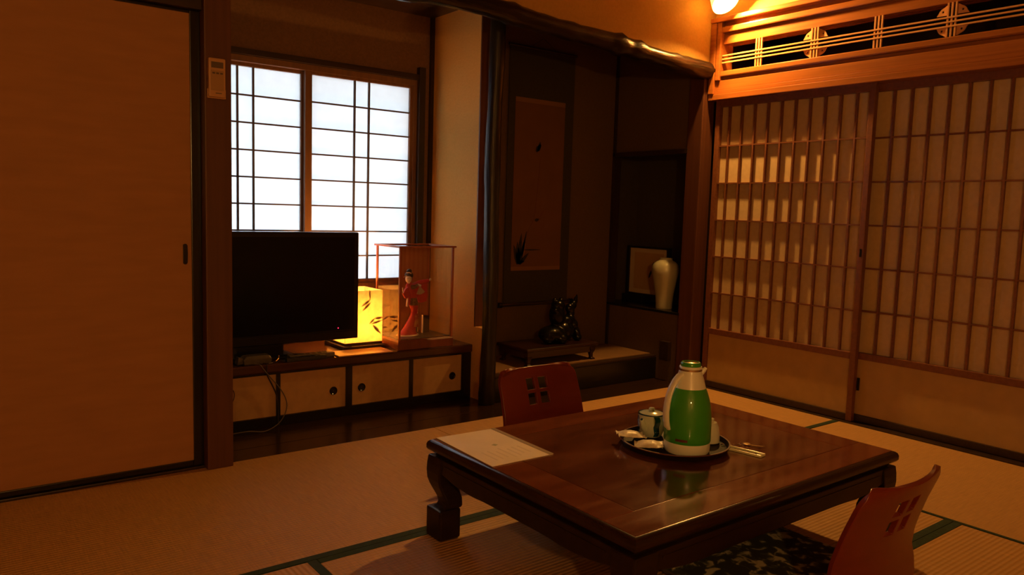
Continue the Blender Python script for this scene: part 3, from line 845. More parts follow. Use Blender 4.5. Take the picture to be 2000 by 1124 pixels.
B().tube([D0 + Vector((.004, -.012, .258)), D0 + Vector((.018, -.028, .262)), D0 + Vector((.032, -.030, .271))], [.013, .011, .008], 10).done('sleeve_arm', 'obi', dl, smooth=True)
for xx in (.062, .078):
    drape([(xx - .004, .175), (xx + .006, .175), (xx + .007, .004), (xx - .003, .004)], .012, .003, 'trailing_sash', 'case_back', dl)
drape([(.0545, .17), (.057, .17), (.059, .01), (.056, .01)], .008, .004, 'sash_edge', 'lining', dl)
pq = B().prism([(D0.x + .098, D0.z), (D0.x + .140, D0.z), (D0.x + .132, D0.z + .095), (D0.x + .100, D0.z + .098)], 'y', D0.y + .02, D0.y + .032).done('name_plaque', 'case_floor', None, .001)
tag(pq, 'small dark wooden plaque standing beside the doll', 'plaque')
B().prism([(D0.x + .094, D0.z), (D0.x + .098, D0.z), (D0.x + .0995, D0.z + .098), (D0.x + .096, D0.z + .098)], 'y', D0.y + .018, D0.y + .033).done('edge_strip', 'lining', pq)

# things lying on the counter
wbd = box('wooden_board', 'board_wood', 1.592, 1.890, 3.434, 3.572, 0.3005, 0.306, None, .002)
tag(wbd, 'flat honey-coloured board in front of the lantern', 'board')
def remote(loc, rot, L, Wd, H, label, mtl):
    r_ = empty('remote_control', (0, 0, 0), label, 'remote', 'remotes on the counter')
    B().box(-L / 2, L / 2, -Wd / 2, Wd / 2, 0, H).done('casing', mtl, r_, .004)
    for i in range(6):
        for j in range(3):
            box('button', 'remote_dark', -L * .38 + i * L * .13, -L * .38 + i * L * .13 + L * .07, -Wd * .3 + j * Wd * .24, -Wd * .3 + j * Wd * .24 + Wd * .14, H - .001, H + .0015, r_)
    r_.location = loc
    r_.rotation_euler = (0, 0, rot)
remote((1.475, 3.494, .3005), math.radians(-2), .225, .042, .022, 'thick grey remote control near the television stand', 'remote_grey')
remote((1.43, 3.448, .3005), math.radians(1), .20, .032, .018, 'dark slim remote control at the counter edge', 'remote_dark')
dv = empty('plastic_wrapped_box', (1.20, 3.485, .3005), 'pale crumpled plastic packet under the television', 'packet')
B().rects([(.3005, 1.14, 1.265, 3.455, 3.515), (.325, 1.135, 1.267, 3.452, 3.518), (.340, 1.15, 1.257, 3.46, 3.511)]).done('packet', 'device_white', dv, .004)
B().prism([(1.112, .302), (1.138, .305), (1.138, .33), (1.117, .338)], 'y', 3.465, 3.505).done('twisted_end', 'device_white', dv, .002)
wr = B()
wr.tube([(1.245, 3.435, .3045), (1.265, 3.443, .3045), (1.285, 3.456, .3065), (1.305, 3.480, .312), (1.320, 3.512, .321)], .0028, 8)
tag(wr.done('stylus', 'chrome'), 'thin metal pen lying left of the remotes', 'pen')
def cable(pts, r, mtl, label):
    # Catmull-Rom smoothing
    P = [Vector(p) for p in pts]
    out = []
    for i in range(len(P) - 1):
        p0, p1, p2, p3 = P[max(i - 1, 0)], P[i], P[i + 1], P[min(i + 2, len(P) - 1)]
        for k in range(6):
            t = k / 6
            out.append(0.5 * ((2 * p1) + (p2 - p0) * t + (2 * p0 - 5 * p1 + 4 * p2 - p3) * t * t + (3 * p1 - p0 - 3 * p2 + p3) * t ** 3))
    out.append(P[-1])
    tag(B().tube(out, r, 8).done('cable', mtl, smooth=True), label, 'cable', 'loose cables by the cabinet')
cable([(1.18, 3.448, .3045), (1.195, 3.438, .3045), (1.205, 3.428, .300), (1.225, 3.424, .270), (1.295, 3.412, .178), (1.32, 3.405, .102), (1.283, 3.395, .033), (1.21, 3.38, .004), (1.14, 3.40, .008), (1.05, 3.41, .004), (0.96, 3.42, .004)], .0023, 'cable_white', 'thin white cable looping down from counter to floor')
cable([(1.222, 3.445, .3045), (1.228, 3.437, .3045), (1.232, 3.424, .298), (1.236, 3.434, .255), (1.262, 3.438, .20), (1.283, 3.440, .15), (1.290, 3.441, .10), (1.292, 3.441, .03), (1.295, 3.438, .004)], .0032, 'cable_dark', 'dark cable hanging over the first cabinet divider')
cable([(0.99, 3.424, .30), (1.02, 3.42, .255), (1.075, 3.425, .205), (1.085, 3.43, .165), (1.06, 3.43, .125), (1.0, 3.43, .11), (0.95, 3.43, .06), (0.93, 3.42, .004)], .0022, 'cable_red', 'thin reddish cable curling beside the left post')

# air-conditioner remote in its holder on the post
ac = empty('wall_remote', (0.886, 2.995, 1.43), 'slim cream air-conditioner remote on the left post', 'remote')
yq = YB - 0.05
B().box(0.856, 0.917, yq - .020, yq - .001, 1.424, 1.566).done('casing', 'ac_remote', ac, .005)
box('holder', 'ac_remote', 0.853, 0.920, yq - .012, yq, 1.420, 1.455, ac, .003)
box('display', 'ac_lcd', 0.865, 0.908, yq - .0212, yq - .018, 1.530, 1.552, ac)
box('cover_flap', 'ac_panel', 0.863, 0.910, yq - .0212, yq - .018, 1.448, 1.522, ac, .001)
for k in range(3):
    box('button', 'ac_lcd', 0.868 + .014 * k, 0.878 + .014 * k, yq - .0222, yq - .021, 1.508, 1.514, ac)
box('print_mark', 'ac_lcd', 0.880, 0.902, yq - .0208, yq - .0195, 1.437, 1.4405, ac)

# ================================================================== SCROLL ALCOVE
sc = empty('hanging_scroll', (3.06, YT - .01, 0.46), 'hanging scroll with a thin flower painting on the alcove wall', 'scroll')
ys = YT - .012
box('mount', 'scroll_mount', 2.80, 3.318, ys, ys + .004, 0.462, 2.02, sc)
pic = box('picture', 'scroll_paper', 2.850, 3.245, ys - .002, ys, 0.672, 1.722, sc)
box('strip', 'scroll_strip', 2.850, 3.245, ys - .0026, ys - .0005, 0.672, 0.696, sc)
box('strip', 'scroll_strip', 2.850, 3.245, ys - .0026, ys - .0005, 1.695, 1.722, sc)
B().tube([(2.772, ys - .004, .463), (3.346, ys - .004, .463)], .011, 12).done('roller', 'dark_wood', sc, smooth=True)
for xx in (2.762, 3.338):
    B().tube([(xx, ys - .004, .463), (xx + .022, ys - .004, .463)], .017, 14).done('roller_knob', 'black_lacquer', sc, smooth=True)
B().tube([(2.79, ys, 2.02), (3.328, ys, 2.02)], .008, 10).done('top_rod', 'dark_wood', sc, smooth=True)
B().tube([(2.95, ys, 2.022), (3.06, ys + .008, 2.09), (3.17, ys, 2.022)], .002, 6).done('hanging_cord', 'dark_wood', sc)
yi = ys - .0035
def stroke(pts, w, mtl, name):
    b_ = B()
    P = [Vector(p) for p in pts]
    L_, R2 = [], []
    for i, p in enumerate(P):
        d = (P[min(i + 1, len(P) - 1)] - P[max(i - 1, 0)]).normalized()
        nrm = Vector((-d.y, d.x))
        ww = w[i] if isinstance(w, (list, tuple)) else w
        L_.append(tuple(p + nrm * ww)); R2.append(tuple(p - nrm * ww))
    b_.prism(L_ + R2[::-1], 'y', yi, yi + .0012).done(name, mtl, pic)
stroke([(2.955, .86), (2.985, .93), (3.02, .99), (3.035, 1.10), (3.048, 1.25), (3.055, 1.36)], [.0025, .002, .0018, .0016, .0016, .002], 'ink_red', 'painted_stem')
stroke([(3.020, 1.405), (3.035, 1.425), (3.055, 1.45)], [.006, .018, .005], 'ink', 'painted_flower')
stroke([(3.03, 1.41), (3.045, 1.44), (3.05, 1.465)], [.006, .012, .004], 'ink', 'painted_flower')
stroke([(3.026, .985), (3.04, .985), (3.06, .99)], [.003, .011, .003], 'ink', 'painted_bud')
stroke([(3.05, .99), (3.075, 1.01), (3.095, 1.045)], [.002, .003, .002], 'ink_red', 'painted_bud')
for a, c, w in (((2.905, .715), (2.895, .85), .018), ((2.905, .715), (2.925, .90), .016), ((2.91, .712), (2.955, .87), .014), ((2.90, .712), (2.868, .83), .014), ((2.915, .712), (2.985, .78), .013), ((2.93, .76), (2.965, .915), .008), ((2.90, .72), (2.955, .73), .012), ((2.95, .80), (3.08, .80), .005)):
    p0, p1 = Vector(a), Vector(c)
    stroke([p0, p0.lerp(p1, .35), p0.lerp(p1, .7), p1], [w * .5, w, w * .7, .001], 'ink', 'painted_leaf')
stroke([(2.925, .715), (2.94, .75), (2.955, .80), (2.958, .84)], .003, 'scroll_strip', 'painted_leaf')

# low display table on the alcove floor with the dark ornament
kd = empty('display_stand', (2.97, 3.47, ZT), 'low reddish-black display table in the scroll alcove', 'display table')
kx0, kx1, ky0, ky1 = 2.70, 3.255, 3.345, 3.64
B().rects([(.236, kx0 + .006, kx1 - .006, ky0 + .006, ky1 - .006), (.240, kx0, kx1, ky0, ky1), (.252, kx0, kx1, ky0, ky1), (.256, kx0 + .006, kx1 - .006, ky0 + .006, ky1 - .006)]).done('top', 'kadai_red', kd)
B().rects([(.196, kx0 + .02, kx1 - .02, ky0 + .02, ky1 - .02), (.236, kx0 + .014, kx1 - .014, ky0 + .014, ky1 - .014)]).done('apron', 'kadai_red', kd)
for a, sx in ((kx0 + .012, 1), (kx1 - .012, -1)):
    for c, sy in ((ky0 + .012, 1), (ky1 - .012, -1)):
        rings = []
        for z, o_, w in ((.236, 0, .045), (.21, .0, .038), (.185, .010, .022), (.165, .010, .018), (.158, .002, .028), (.1505, 0, .030)):
            x0, y0 = a + sx * o_, c + sy * o_
            x1, y1 = x0 + sx * w, y0 + sy * w
            rings.append([(x0, y0, z), (x1, y0, z), (x1, y1, z), (x0, y1, z)])
        B().loops(rings).done('leg', 'kadai_red', kd, .002)
og = B()
O0 = Vector((3.035, 3.47, .256))
for x, y, z, rx, ry, rz in ((-.044, 0, .052, .098, .075, .054), (.034, .0, .066, .075, .065, .066), (-.015, 0, .165, .050, .05, .075), (-.012, -.004, .224, .045, .042, .036), (-.045, -.02, .20, .022, .025, .03), (.055, 0, .128, .052, .045, .035), (.088, 0, .137, .034, .034, .030), (.118, -.005, .098, .027, .03, .036), (.138, -.008, .050, .025, .03, .036), (.145, -.010, .022, .028, .034, .024), (-.10, -.03, .030, .045, .035, .030), (-.02, -.055, .030, .04, .035, .030), (.100, .005, .170, .026, .026, .03), (.092, .005, .200, .035, .026, .032), (.118, .005, .218, .024, .02, .028), (.136, .005, .245, .014, .014, .026), (.144, .005, .268, .008, .008, .018), (-.038, 0, .258, .014, .014, .014), (.012, 0, .258, .014, .014, .014)):
    og.ell(O0 + Vector((x, y, z)), rx, ry, rz, 16, 10)
orn = og.done('carved_ornament', 'figure_black', None, smooth=True)
rm = orn.modifiers.new('remesh', 'REMESH')
rm.mode = 'VOXEL'
rm.voxel_size = .005
rm.use_smooth_shade = True
sm_ = orn.modifiers.new('smooth', 'SMOOTH')
sm_.factor = .5
sm_.iterations = 5
tag(orn, 'glossy black carved ornament with an upturned tail on the display table', 'ornament')

# niche: picture in a black frame, white vase, dark vase
pf_ = empty('framed_picture', (3.92, 3.57, .44), 'black-framed picture with cream mount behind the white vase', 'picture')
fx = 3.915
fy0, fy1, fz0, fz1 = 3.395, 3.775, .488, .822
bw = .020
box('frame_side', 'frame_black', fx, fx + .03, fy0, fy0 + bw, fz0, fz1, pf_, .002)
box('frame_side', 'frame_black', fx, fx + .03, fy1 - bw, fy1, fz0, fz1, pf_, .002)
box('frame_side', 'frame_black', fx, fx + .03, fy0 + bw, fy1 - bw, fz0, fz0 + bw * .6, pf_, .002)
box('frame_side', 'frame_black', fx, fx + .03, fy0 + bw, fy1 - bw, fz1 - bw * .6, fz1, pf_, .002)
box('mount_card', 'frame_mat', fx + .014, fx + .018, fy0 + bw, fy1 - bw, fz0 + .012, fz1 - .012, pf_)
box('picture_sheet', 'frame_picture', fx + .0120, fx + .0145, fy0 + .055, fy1 - .062, fz0 + .040, fz1 - .042, pf_)
B().prism([(3.50, .70), (3.535, .72), (3.548, .705), (3.53, .68), (3.505, .675)], 'x', fx + .011, fx + .0125).done('painted_bird', 'ink', pf_)
B().prism([(3.555, .665), (3.57, .64), (3.578, .61), (3.565, .615), (3.55, .645)], 'x', fx + .011, fx + .0125).done('painted_branch', 'ink', pf_)
box('stand_block', 'frame_black', fx - .02, fx + .05, 3.60, 3.79, .4402, .487, pf_, .003)
box('stand_block', 'frame_black', fx - .02, fx + .05, 3.38, 3.46, .4402, .487, pf_, .003)
vs = B().lathe([(.001, .001), (.052, .0), (.054, .006), (.053, .03), (.060, .10), (.074, .17), (.086, .225), (.088, .255), (.082, .283), (.062, .303), (.044, .311), (.040, .318), (.043, .326), (.036, .326), (.034, .315), (.001, .310)], (3.79, 3.308, .4405), 40).done('white_vase', 'vase_white', None, smooth=True)
tag(vs, 'tall white porcelain vase in the niche', 'vase')
dvs = B().lathe([(.001, .001), (.035, 0), (.038, .01), (.05, .09), (.054, .16), (.046, .215), (.026, .245), (.022, .27), (.028, .285), (.022, .285), (.018, .27), (.001, .26)], (3.85, 3.172, .4405), 32).done('dark_vase', 'vase_dark', None, smooth=True)
tag(dvs, 'dark glazed vase between the white vase and the corner post', 'vase')

# ================================================================== LOW TABLE
tx0, tx1, ty0, ty1, tz = 1.242, 2.450, 1.130, 2.032, 0.314
tbl = empty('low_table', ((tx0 + tx1) / 2, (ty0 + ty1) / 2, 0), 'low glossy red-brown wooden table with curved legs', 'table')
lv = []
for z, i in ((.277, .014), (.280, .004), (.286, .0), (.298, .0), (.306, .003), (.311, .009), (.3128, .016)):
    lv.append((z, tx0 + i, tx1 - i, ty0 + i, ty1 - i))
tt = B().rects(lv).done('table_top', 'table_edge', tbl, smooth=True)
ins = .122
for a, c, d, e_ in ((tx0 + .016, tx1 - .016, ty0 + .016, ty0 + ins), (tx0 + .016, tx1 - .016, ty1 - ins, ty1 - .016), (tx0 + .016, tx0 + ins, ty0 + ins + .001, ty1 - ins - .001), (tx1 - ins, tx1 - .016, ty0 + ins + .001, ty1 - ins - .001)):
    box('border_board', 'table_wood', a, c, d, e_, .3115, .3138, tt, .0008, seg=1)
box('centre_panel', 'table_panel', tx0 + ins + .002, tx1 - ins - .002, ty0 + ins + .002, ty1 - ins - .002, .3115, tz, tt, .001, seg=1)
B().rects([(.262, tx0 + .022, tx1 - .022, ty0 + .022, ty1 - .022), (.2775, tx0 + .022, tx1 - .022, ty0 + .022, ty1 - .022)]).done('waist', 'table_dark', tbl)
def apron_poly(a, c):
    L = c - a
    pts = [(a, .266), (c, .266)]
    for k in range(21):
        t = k / 20
        s = c - L * t
        e2 = min(t, 1 - t) * L
        z = .205 + .014 * math.exp(-(e2 / .05) ** 2) - .004 * math.exp(-((e2 - .16) / .05) ** 2)
        pts.append((s, z))
    return pts
lw = .08
for yy in (ty0 + .006, ty1 - .036):
    ar = B().prism(apron_poly(tx0 + lw, tx1 - lw), 'y', yy, yy + .03).done('apron', 'table_dark', tbl, .003)
    ysf = yy - .0015 if yy < 1.5 else yy + .0285
    box('apron_bead', 'table_dark', tx0 + lw + .02, tx1 - lw - .02, ysf, ysf + .003, .244, .250, ar)
for xx in (tx0 + .006, tx1 - .036):
    ar = B().prism(apron_poly(ty0 + lw, ty1 - lw), 'x', xx, xx + .03).done('apron', 'table_dark', tbl, .003)
    xsf = xx - .0015 if xx < 1.8 else xx + .0285
    box('apron_bead', 'table_dark', xsf, xsf + .003, ty0 + lw + .02, ty1 - lw - .02, .244, .250, ar)
for cx, sx in ((tx0, 1), (tx1, -1)):
    for cy, sy in ((ty0, 1), (ty1, -1)):
        rings = []
        for z, o_, w in ((.266, .004, .082), (.240, .001, .084), (.215, .000, .080), (.190, .002, .074), (.170, .008, .068), (.150, .017, .063), (.132, .025, .060), (.116, .028, .058), (.106, .026, .060), (.099, .016, .068)):
            x0, y0 = cx + sx * o_, cy + sy * o_
            x1, y1 = x0 + sx * w, y0 + sy * w
            rings.append([(x0, y0, z), (x1, y0, z), (x1, y1, z), (x0, y1, z)])
        lg_ = B().loops(rings).done('leg', 'table_dark', tbl, .006)
        fo = [cx + sx * .002, cx + sx * .080]
        fo2 = [cy + sy * .002, cy + sy * .086]
        box('foot_block', 'table_dark', min(fo), max(fo), min(fo2), max(fo2), 0.0016, .099, lg_, .008)

# ================================================================== LEGLESS CHAIRS
def zaisu_mesh():
    prof = [(.44, .012), (.34, .012), (.22, .012), (.14, .012), (.09, .014), (.055, .022), (.030, .038), (.012, .062), (.003, .092), (.0, .130)]
    # back continues upward, measured along its length from the top
    rows = [(p[0], p[1]) for p in prof]
    marks = [.245, .20, .180, .152, .106, .092, .046, .032, .020, .011, .004, .0]
    for s in marks:
        z = .407 - .95 * s
        rows.append((-.070 * (max(0, z - .18) / .227) ** 1.4, z))
    ws = [-1, -.9, -.75, -.5, -.267, -.052, .052, .267, .5, .75, .9, 1]
    hw0 = .192
    bm = bmesh.new()
    grid = []
    n = len(rows)
    nprof = len(prof)
    for i, (y, z) in enumerate(rows):
        hw = hw0 + (.012 if i < nprof else .012 * (1 - (i - nprof) / (n - nprof)))
        rowv = []
        if i >= nprof:
            s = marks[i - nprof]
            rc = .034
            if s < rc:
                hw = hw - rc + math.sqrt(max(rc * rc - (rc - s) ** 2, 0))
        else:
            if i == 0: hw -= .02
        g = max(0.0, min(1.0, (z - .02) / .16))
        for w in ws:
            yy = y + .031 * g * (w * w)
            zz = z - (.008 * w ** 4 if i >= nprof else 0)
            rowv.append(bm.verts.new((w * hw, yy, zz)))
        grid.append(rowv)
    r1 = nprof + marks.index(.152)
    r2 = nprof + marks.index(.092)
    for i in range(n - 1):
        for j in range(len(ws) - 1):
            if i in (r1, r2) and j in (4, 6):
                continue
            bm.faces.new((grid[i][j], grid[i][j + 1], grid[i + 1][j + 1], grid[i + 1][j]))
    bmesh.ops.recalc_face_normals(bm, faces=bm.faces)
    bmesh.ops.solidify(bm, geom=list(bm.faces), thickness=.014)
    me = bpy.data.meshes.new('zaisu_shell')
    bm.to_mesh(me)
    bm.free()
    lowest = min(v.co.z for v in me.vertices)
    for v in me.vertices:
        v.co.z -= lowest
    for p in me.polygons:
        p.use_smooth = True
    me.set_sharp_from_angle(angle=math.radians(40))
    me.materials.append(MATS['zaisu_red'])
    return me
zme = zaisu_mesh()
def zaisu(loc, rot, label):
    c = bpy.data.objects.new('legless_chair', zme)
    COL.objects.link(c)
    c.location = loc
    c.rotation_euler = (0, 0, rot)
    tag(c, label, 'chair', 'legless chairs at the low table')
    bv = c.modifiers.new('bevel', 'BEVEL')
    bv.width = .003
    bv.segments = 2
    bv.limit_method = 'ANGLE'
    return c
zaisu((1.961, 2.320, .002), math.pi, 'red bentwood legless chair with square holes behind the table')
zaisu((1.911, 0.907, .002), 0, 'red bentwood legless chair at the near side of the table')
# floor cushion on the near chair
cu = B()
cu.rects([(.018, 1.665, 2.145, 1.03, 1.52), (.026, 1.645, 2.165, 1.01, 1.54), (.040, 1.64, 2.17, 1.005, 1.545), (.054, 1.65, 2.16, 1.015, 1.535), (.064, 1.69, 2.12, 1.06, 1.49), (.068, 1.76, 2.05, 1.13, 1.42)])
cu_o = cu.done('floor_cushion', 'cushion_cloth', None, smooth=True)
tag(cu_o, 'dark mottled floor cushion on the near legless chair', 'cushion')
ed = B()
ed.tube([(1.643, 1.008, .036), (2.167, 1.008, .036), (2.167, 1.542, .036), (1.643, 1.542, .036), (1.643, 1.008, .036)], .005, 8)
ed.done('edge_piping', 'cushion_edge', cu_o, smooth=True)

# ================================================================== ON THE TABLE
zt = tz + .0006
# sheet in a clear file
sh = empty('information_sheet', (1.37, 1.86, zt), 'pale printed sheet in a clear plastic file on the table', 'document')
B().prism([(1.268, 2.016), (1.488, 2.006), (1.480, 1.694), (1.258, 1.700)], 'z', zt, zt + .0018).done('sheet', 'sheet_paper', sh)
B().prism([(1.474, 2.007), (1.489, 2.006), (1.481, 1.694), (1.466, 1.6945)], 'z', zt + .0018, zt + .0032).done('file_spine', 'file_edge', sh)
B().prism([(1.372, 1.862), (1.386, 1.868), (1.392, 1.855), (1.378, 1.848)], 'z', zt + .0018, zt + .0020).done('printed_mark', 'sheet_print_green', sh)
rp = random.Random(3)
for k in range(7):
    xa = 1.30 + .022 * k
    box('printed_line', 'sheet_print', xa, xa + .006, 1.73 + rp.uniform(0, .02), 1.80 + rp.uniform(0, .03), zt + .0018, zt + .0020, sh)
# tray
tcx, tcy = 1.862, 1.553
ty_ = B().lathe([(.001, 0), (.150, 0), (.162, .004), (.169, .018), (.1700, .022), (.166, .022), (.160, .009), (.152, .006), (.001, .006)], (tcx, tcy, zt), 56)
tro = ty_.done('round_tray', 'tray_lacquer', None, smooth=True)
tag(tro, 'round dark lacquer tray under the tea things', 'tray')
B().lathe([(.1675, .0185), (.1706, .0205), (.1706, .0232), (.1658, .0232), (.1658, .0205)], (tcx, tcy, zt), 56, cap=False).done('rim', 'tray_rim', tro, smooth=True)
zr = zt + .0064
# vacuum jug
hx_, hy_ = 1.846, 1.492
th = empty('vacuum_jug', (hx_, hy_, zr), 'green and cream vacuum jug with curved handle on the tray', 'jug')
B().lathe([(.001, 0), (.066, 0), (.0695, .006), (.0705, .034), (.001, .034)], (hx_, hy_, zr), 48).done('base_ring', 'plastic_cream', th, smooth=True)
B().lathe([(.0700, .034), (.0712, .038), (.0712, .085), (.0700, .115), (.0670, .140), (.0615, .165), (.0545, .186), (.0490, .199)], (hx_, hy_, zr), 48, cap=False).done('body', 'thermos_green', th, smooth=True)
B().lathe([(.0492, .197), (.0470, .205), (.0425, .222), (.0375, .238), (.0350, .247), (.0340, .252)], (hx_, hy_, zr), 48, cap=False).done('shoulder', 'plastic_cream', th, smooth=True)
B().lathe([(.0335, .2505), (.0358, .2515), (.0358, .2570), (.0335, .2580)], (hx_, hy_, zr), 40, cap=False).done('neck_band', 'chrome', th, smooth=True)
B().lathe([(.0335, .2570), (.0340, .258), (.0342, .262), (.0325, .2645), (.001, .2645)], (hx_, hy_, zr), 40).done('collar', 'plastic_cream', th, smooth=True)
cp = B().lathe([(.0305, .2645), (.0312, .267), (.0306, .273), (.0275, .2765), (.0240, .2770), (.0215, .2745), (.001, .2745)], (hx_, hy_, zr), 40).done('cap', 'thermos_green', th, smooth=True)
B().lathe([(.001, .2762), (.019, .2762), (.0208, .2752), (.0208, .2742), (.001, .2742)], (hx_, hy_, zr), 36).done('cap_disc', 'cap_metal', cp, smooth=True)
# spout on the right, handle on the left, turned a little towards the viewer
va = math.atan2(hy_, hx_)
sa = va - math.pi / 2 + .10
sd = Vector((math.cos(sa), math.sin(sa), 0))
c3 = Vector((hx_, hy_, zr))
B().tube([c3 + sd * .030 + Vector((0, 0, .240)), c3 + sd * .039 + Vector((0, 0, .252)), c3 + sd * .0455 + Vector((0, 0, .261))], [.008, .0075, .0045], 12).done('spout', 'plastic_cream', th, smooth=True)
ha = va + math.pi / 2 + .70
hd_ = Vector((math.cos(ha), math.sin(ha), 0))
hp = []
for r, z in ((.028, .242), (.042, .236), (.056, .222), (.068, .203), (.077, .180), (.0825, .155), (.0850, .130), (.0835, .104), (.079, .084), (.072, .074)):
    hp.append(c3 + hd_ * r + Vector((0, 0, z)))
tg = hd_.cross(Vector((0, 0, 1))).normalized()
rings = []
for i, p in enumerate(hp):
    d = (hp[min(i + 1, len(hp) - 1)] - hp[max(i - 1, 0)]).normalized()
    nn = tg.cross(d).normalized()
    a_, b_ = (.0130, .0075) if i < len(hp) - 1 else (.009, .005)
    rings.append([p + tg * a_ * math.cos(2 * math.pi * k / 14) + nn * b_ * math.sin(2 * math.pi * k / 14) for k in range(14)])
B().loops(rings).done('handle', 'plastic_cream', th, smooth=True)
# printed mark low on the body
lb = B()
a0 = va + math.pi + .05
rings = [[], []]
for k in range(7):
    a = a0 - .02 - .52 * k / 6
    for q, z in enumerate((.043, .051)):
        rings[q].append(lb.bm.verts.new((hx_ + .0718 * math.cos(a), hy_ + .0718 * math.sin(a), zr + z)))
for k in range(6):
    lb.bm.faces.new((rings[0][k], rings[0][k + 1], rings[1][k + 1], rings[1][k]))
lb.done('printed_label', 'tray_rim', th)

# teapot
px_, py_ = 1.872, 1.662
tp = empty('teapot', (px_, py_, zr), 'small pale green teapot with a dark blue stripe on the tray', 'teapot')
C4 = Vector((px_, py_, zr))
bd = B().lathe([(.001, 0), (.032, 0), (.036, .004), (.042, .020), (.0445, .040), (.0445, .060), (.0435, .072), (.001, .072)], tuple(C4), 40).done('body', 'ceramic', tp, smooth=True)
B().lathe([(.0425, .0715), (.0445, .072), (.0442, .0755), (.041, .076)], tuple(C4), 40, cap=False).done('rim', 'glaze_blue', tp, smooth=True)
ld = B().lathe([(.001, .083), (.012, .082), (.030, .079), (.041, .074), (.041, .072), (.001, .072)], tuple(C4), 40).done('lid', 'ceramic', tp, smooth=True)
B().lathe([(.001, .093), (.008, .092), (.0105, .088), (.007, .083), (.006, .080), (.001, .080)], tuple(C4), 20).done('knob', 'ceramic', ld, smooth=True)
pva = math.atan2(py_, px_) + math.pi
def stripe(da0, da1, z0, z1, rr):
    b_ = B()
    g = []
    for i in range(7):
        z = z0 + (z1 - z0) * i / 6
        t = z
        # radius of body at this height
        prof = [(0, .033), (.004, .036), (.020, .042), (.040, .0445), (.060, .0445), (.072, .0435)]
        for (za, ra), (zb_, rb) in zip(prof[:-1], prof[1:]):
            if za <= z <= zb_:
                r = ra + (rb - ra) * (z - za) / (zb_ - za)
        row = []
        wob = .06 * math.sin(i * 1.7)
        for k in range(5):
            a = pva + da0 + (da1 - da0) * k / 4 + wob
            row.append(b_.bm.verts.new((C4.x + (r + rr) * math.cos(a), C4.y + (r + rr) * math.sin(a), C4.z + z)))
        g.append(row)
    for i in range(6):
        for k in range(4):
            b_.bm.faces.new((g[i][k], g[i][k + 1], g[i + 1][k + 1], g[i + 1][k]))
    b_.done('glaze_stripe', 'glaze_blue', bd, smooth=True)
stripe(.22, .66, .004, .071, .0006)
stripe(-1.45, -1.05, .020, .067, .0006)
stripe(1.6, 2.1, .010, .067, .0006)
spa = pva - .55
sd2 = Vector((math.cos(spa), math.sin(spa), 0))
B().tube([C4 + sd2 * .036 + Vector((0, 0, .030)), C4 + sd2 * .047 + Vector((0, 0, .040)), C4 + sd2 * .054 + Vector((0, 0, .054)), C4 + sd2 * .059 + Vector((0, 0, .063))], [.013, .0105, .0075, .0062], 14).done('spout', 'ceramic', tp, smooth=True)
B().tube([C4 + sd2 * .0588 + Vector((0, 0, .0628)), C4 + sd2 * .0595 + Vector((0, 0, .0640))], .0045, 12).done('spout_mouth', 'glaze_blue', tp)
sha = pva + 1.75
sd3 = Vector((math.cos(sha), math.sin(sha), 0))
B().tube([C4 + sd3 * .038 + Vector((0, 0, .045)), C4 + sd3 * .058 + Vector((0, 0, .052)), C4 + sd3 * .082 + Vector((0, 0, .062))], [.009, .008, .0095], 12).done('side_handle', 'ceramic', tp, smooth=True)
# cup turned upside down
ux, uy = 1.977, 1.512
cup = B().lathe([(.001, .074), (.015, .074), (.016, .066), (.024, .063), (.031, .050), (.0350, .026), (.0355, .0), (.0330, .0), (.0325, .024), (.028, .045), (.020, .055), (.001, .057)], (ux, uy, zr + .0025), 36).done('tea_cup', 'ceramic_white', None, smooth=True)
tag(cup, 'white tea cup turned upside down behind the jug', 'cup')
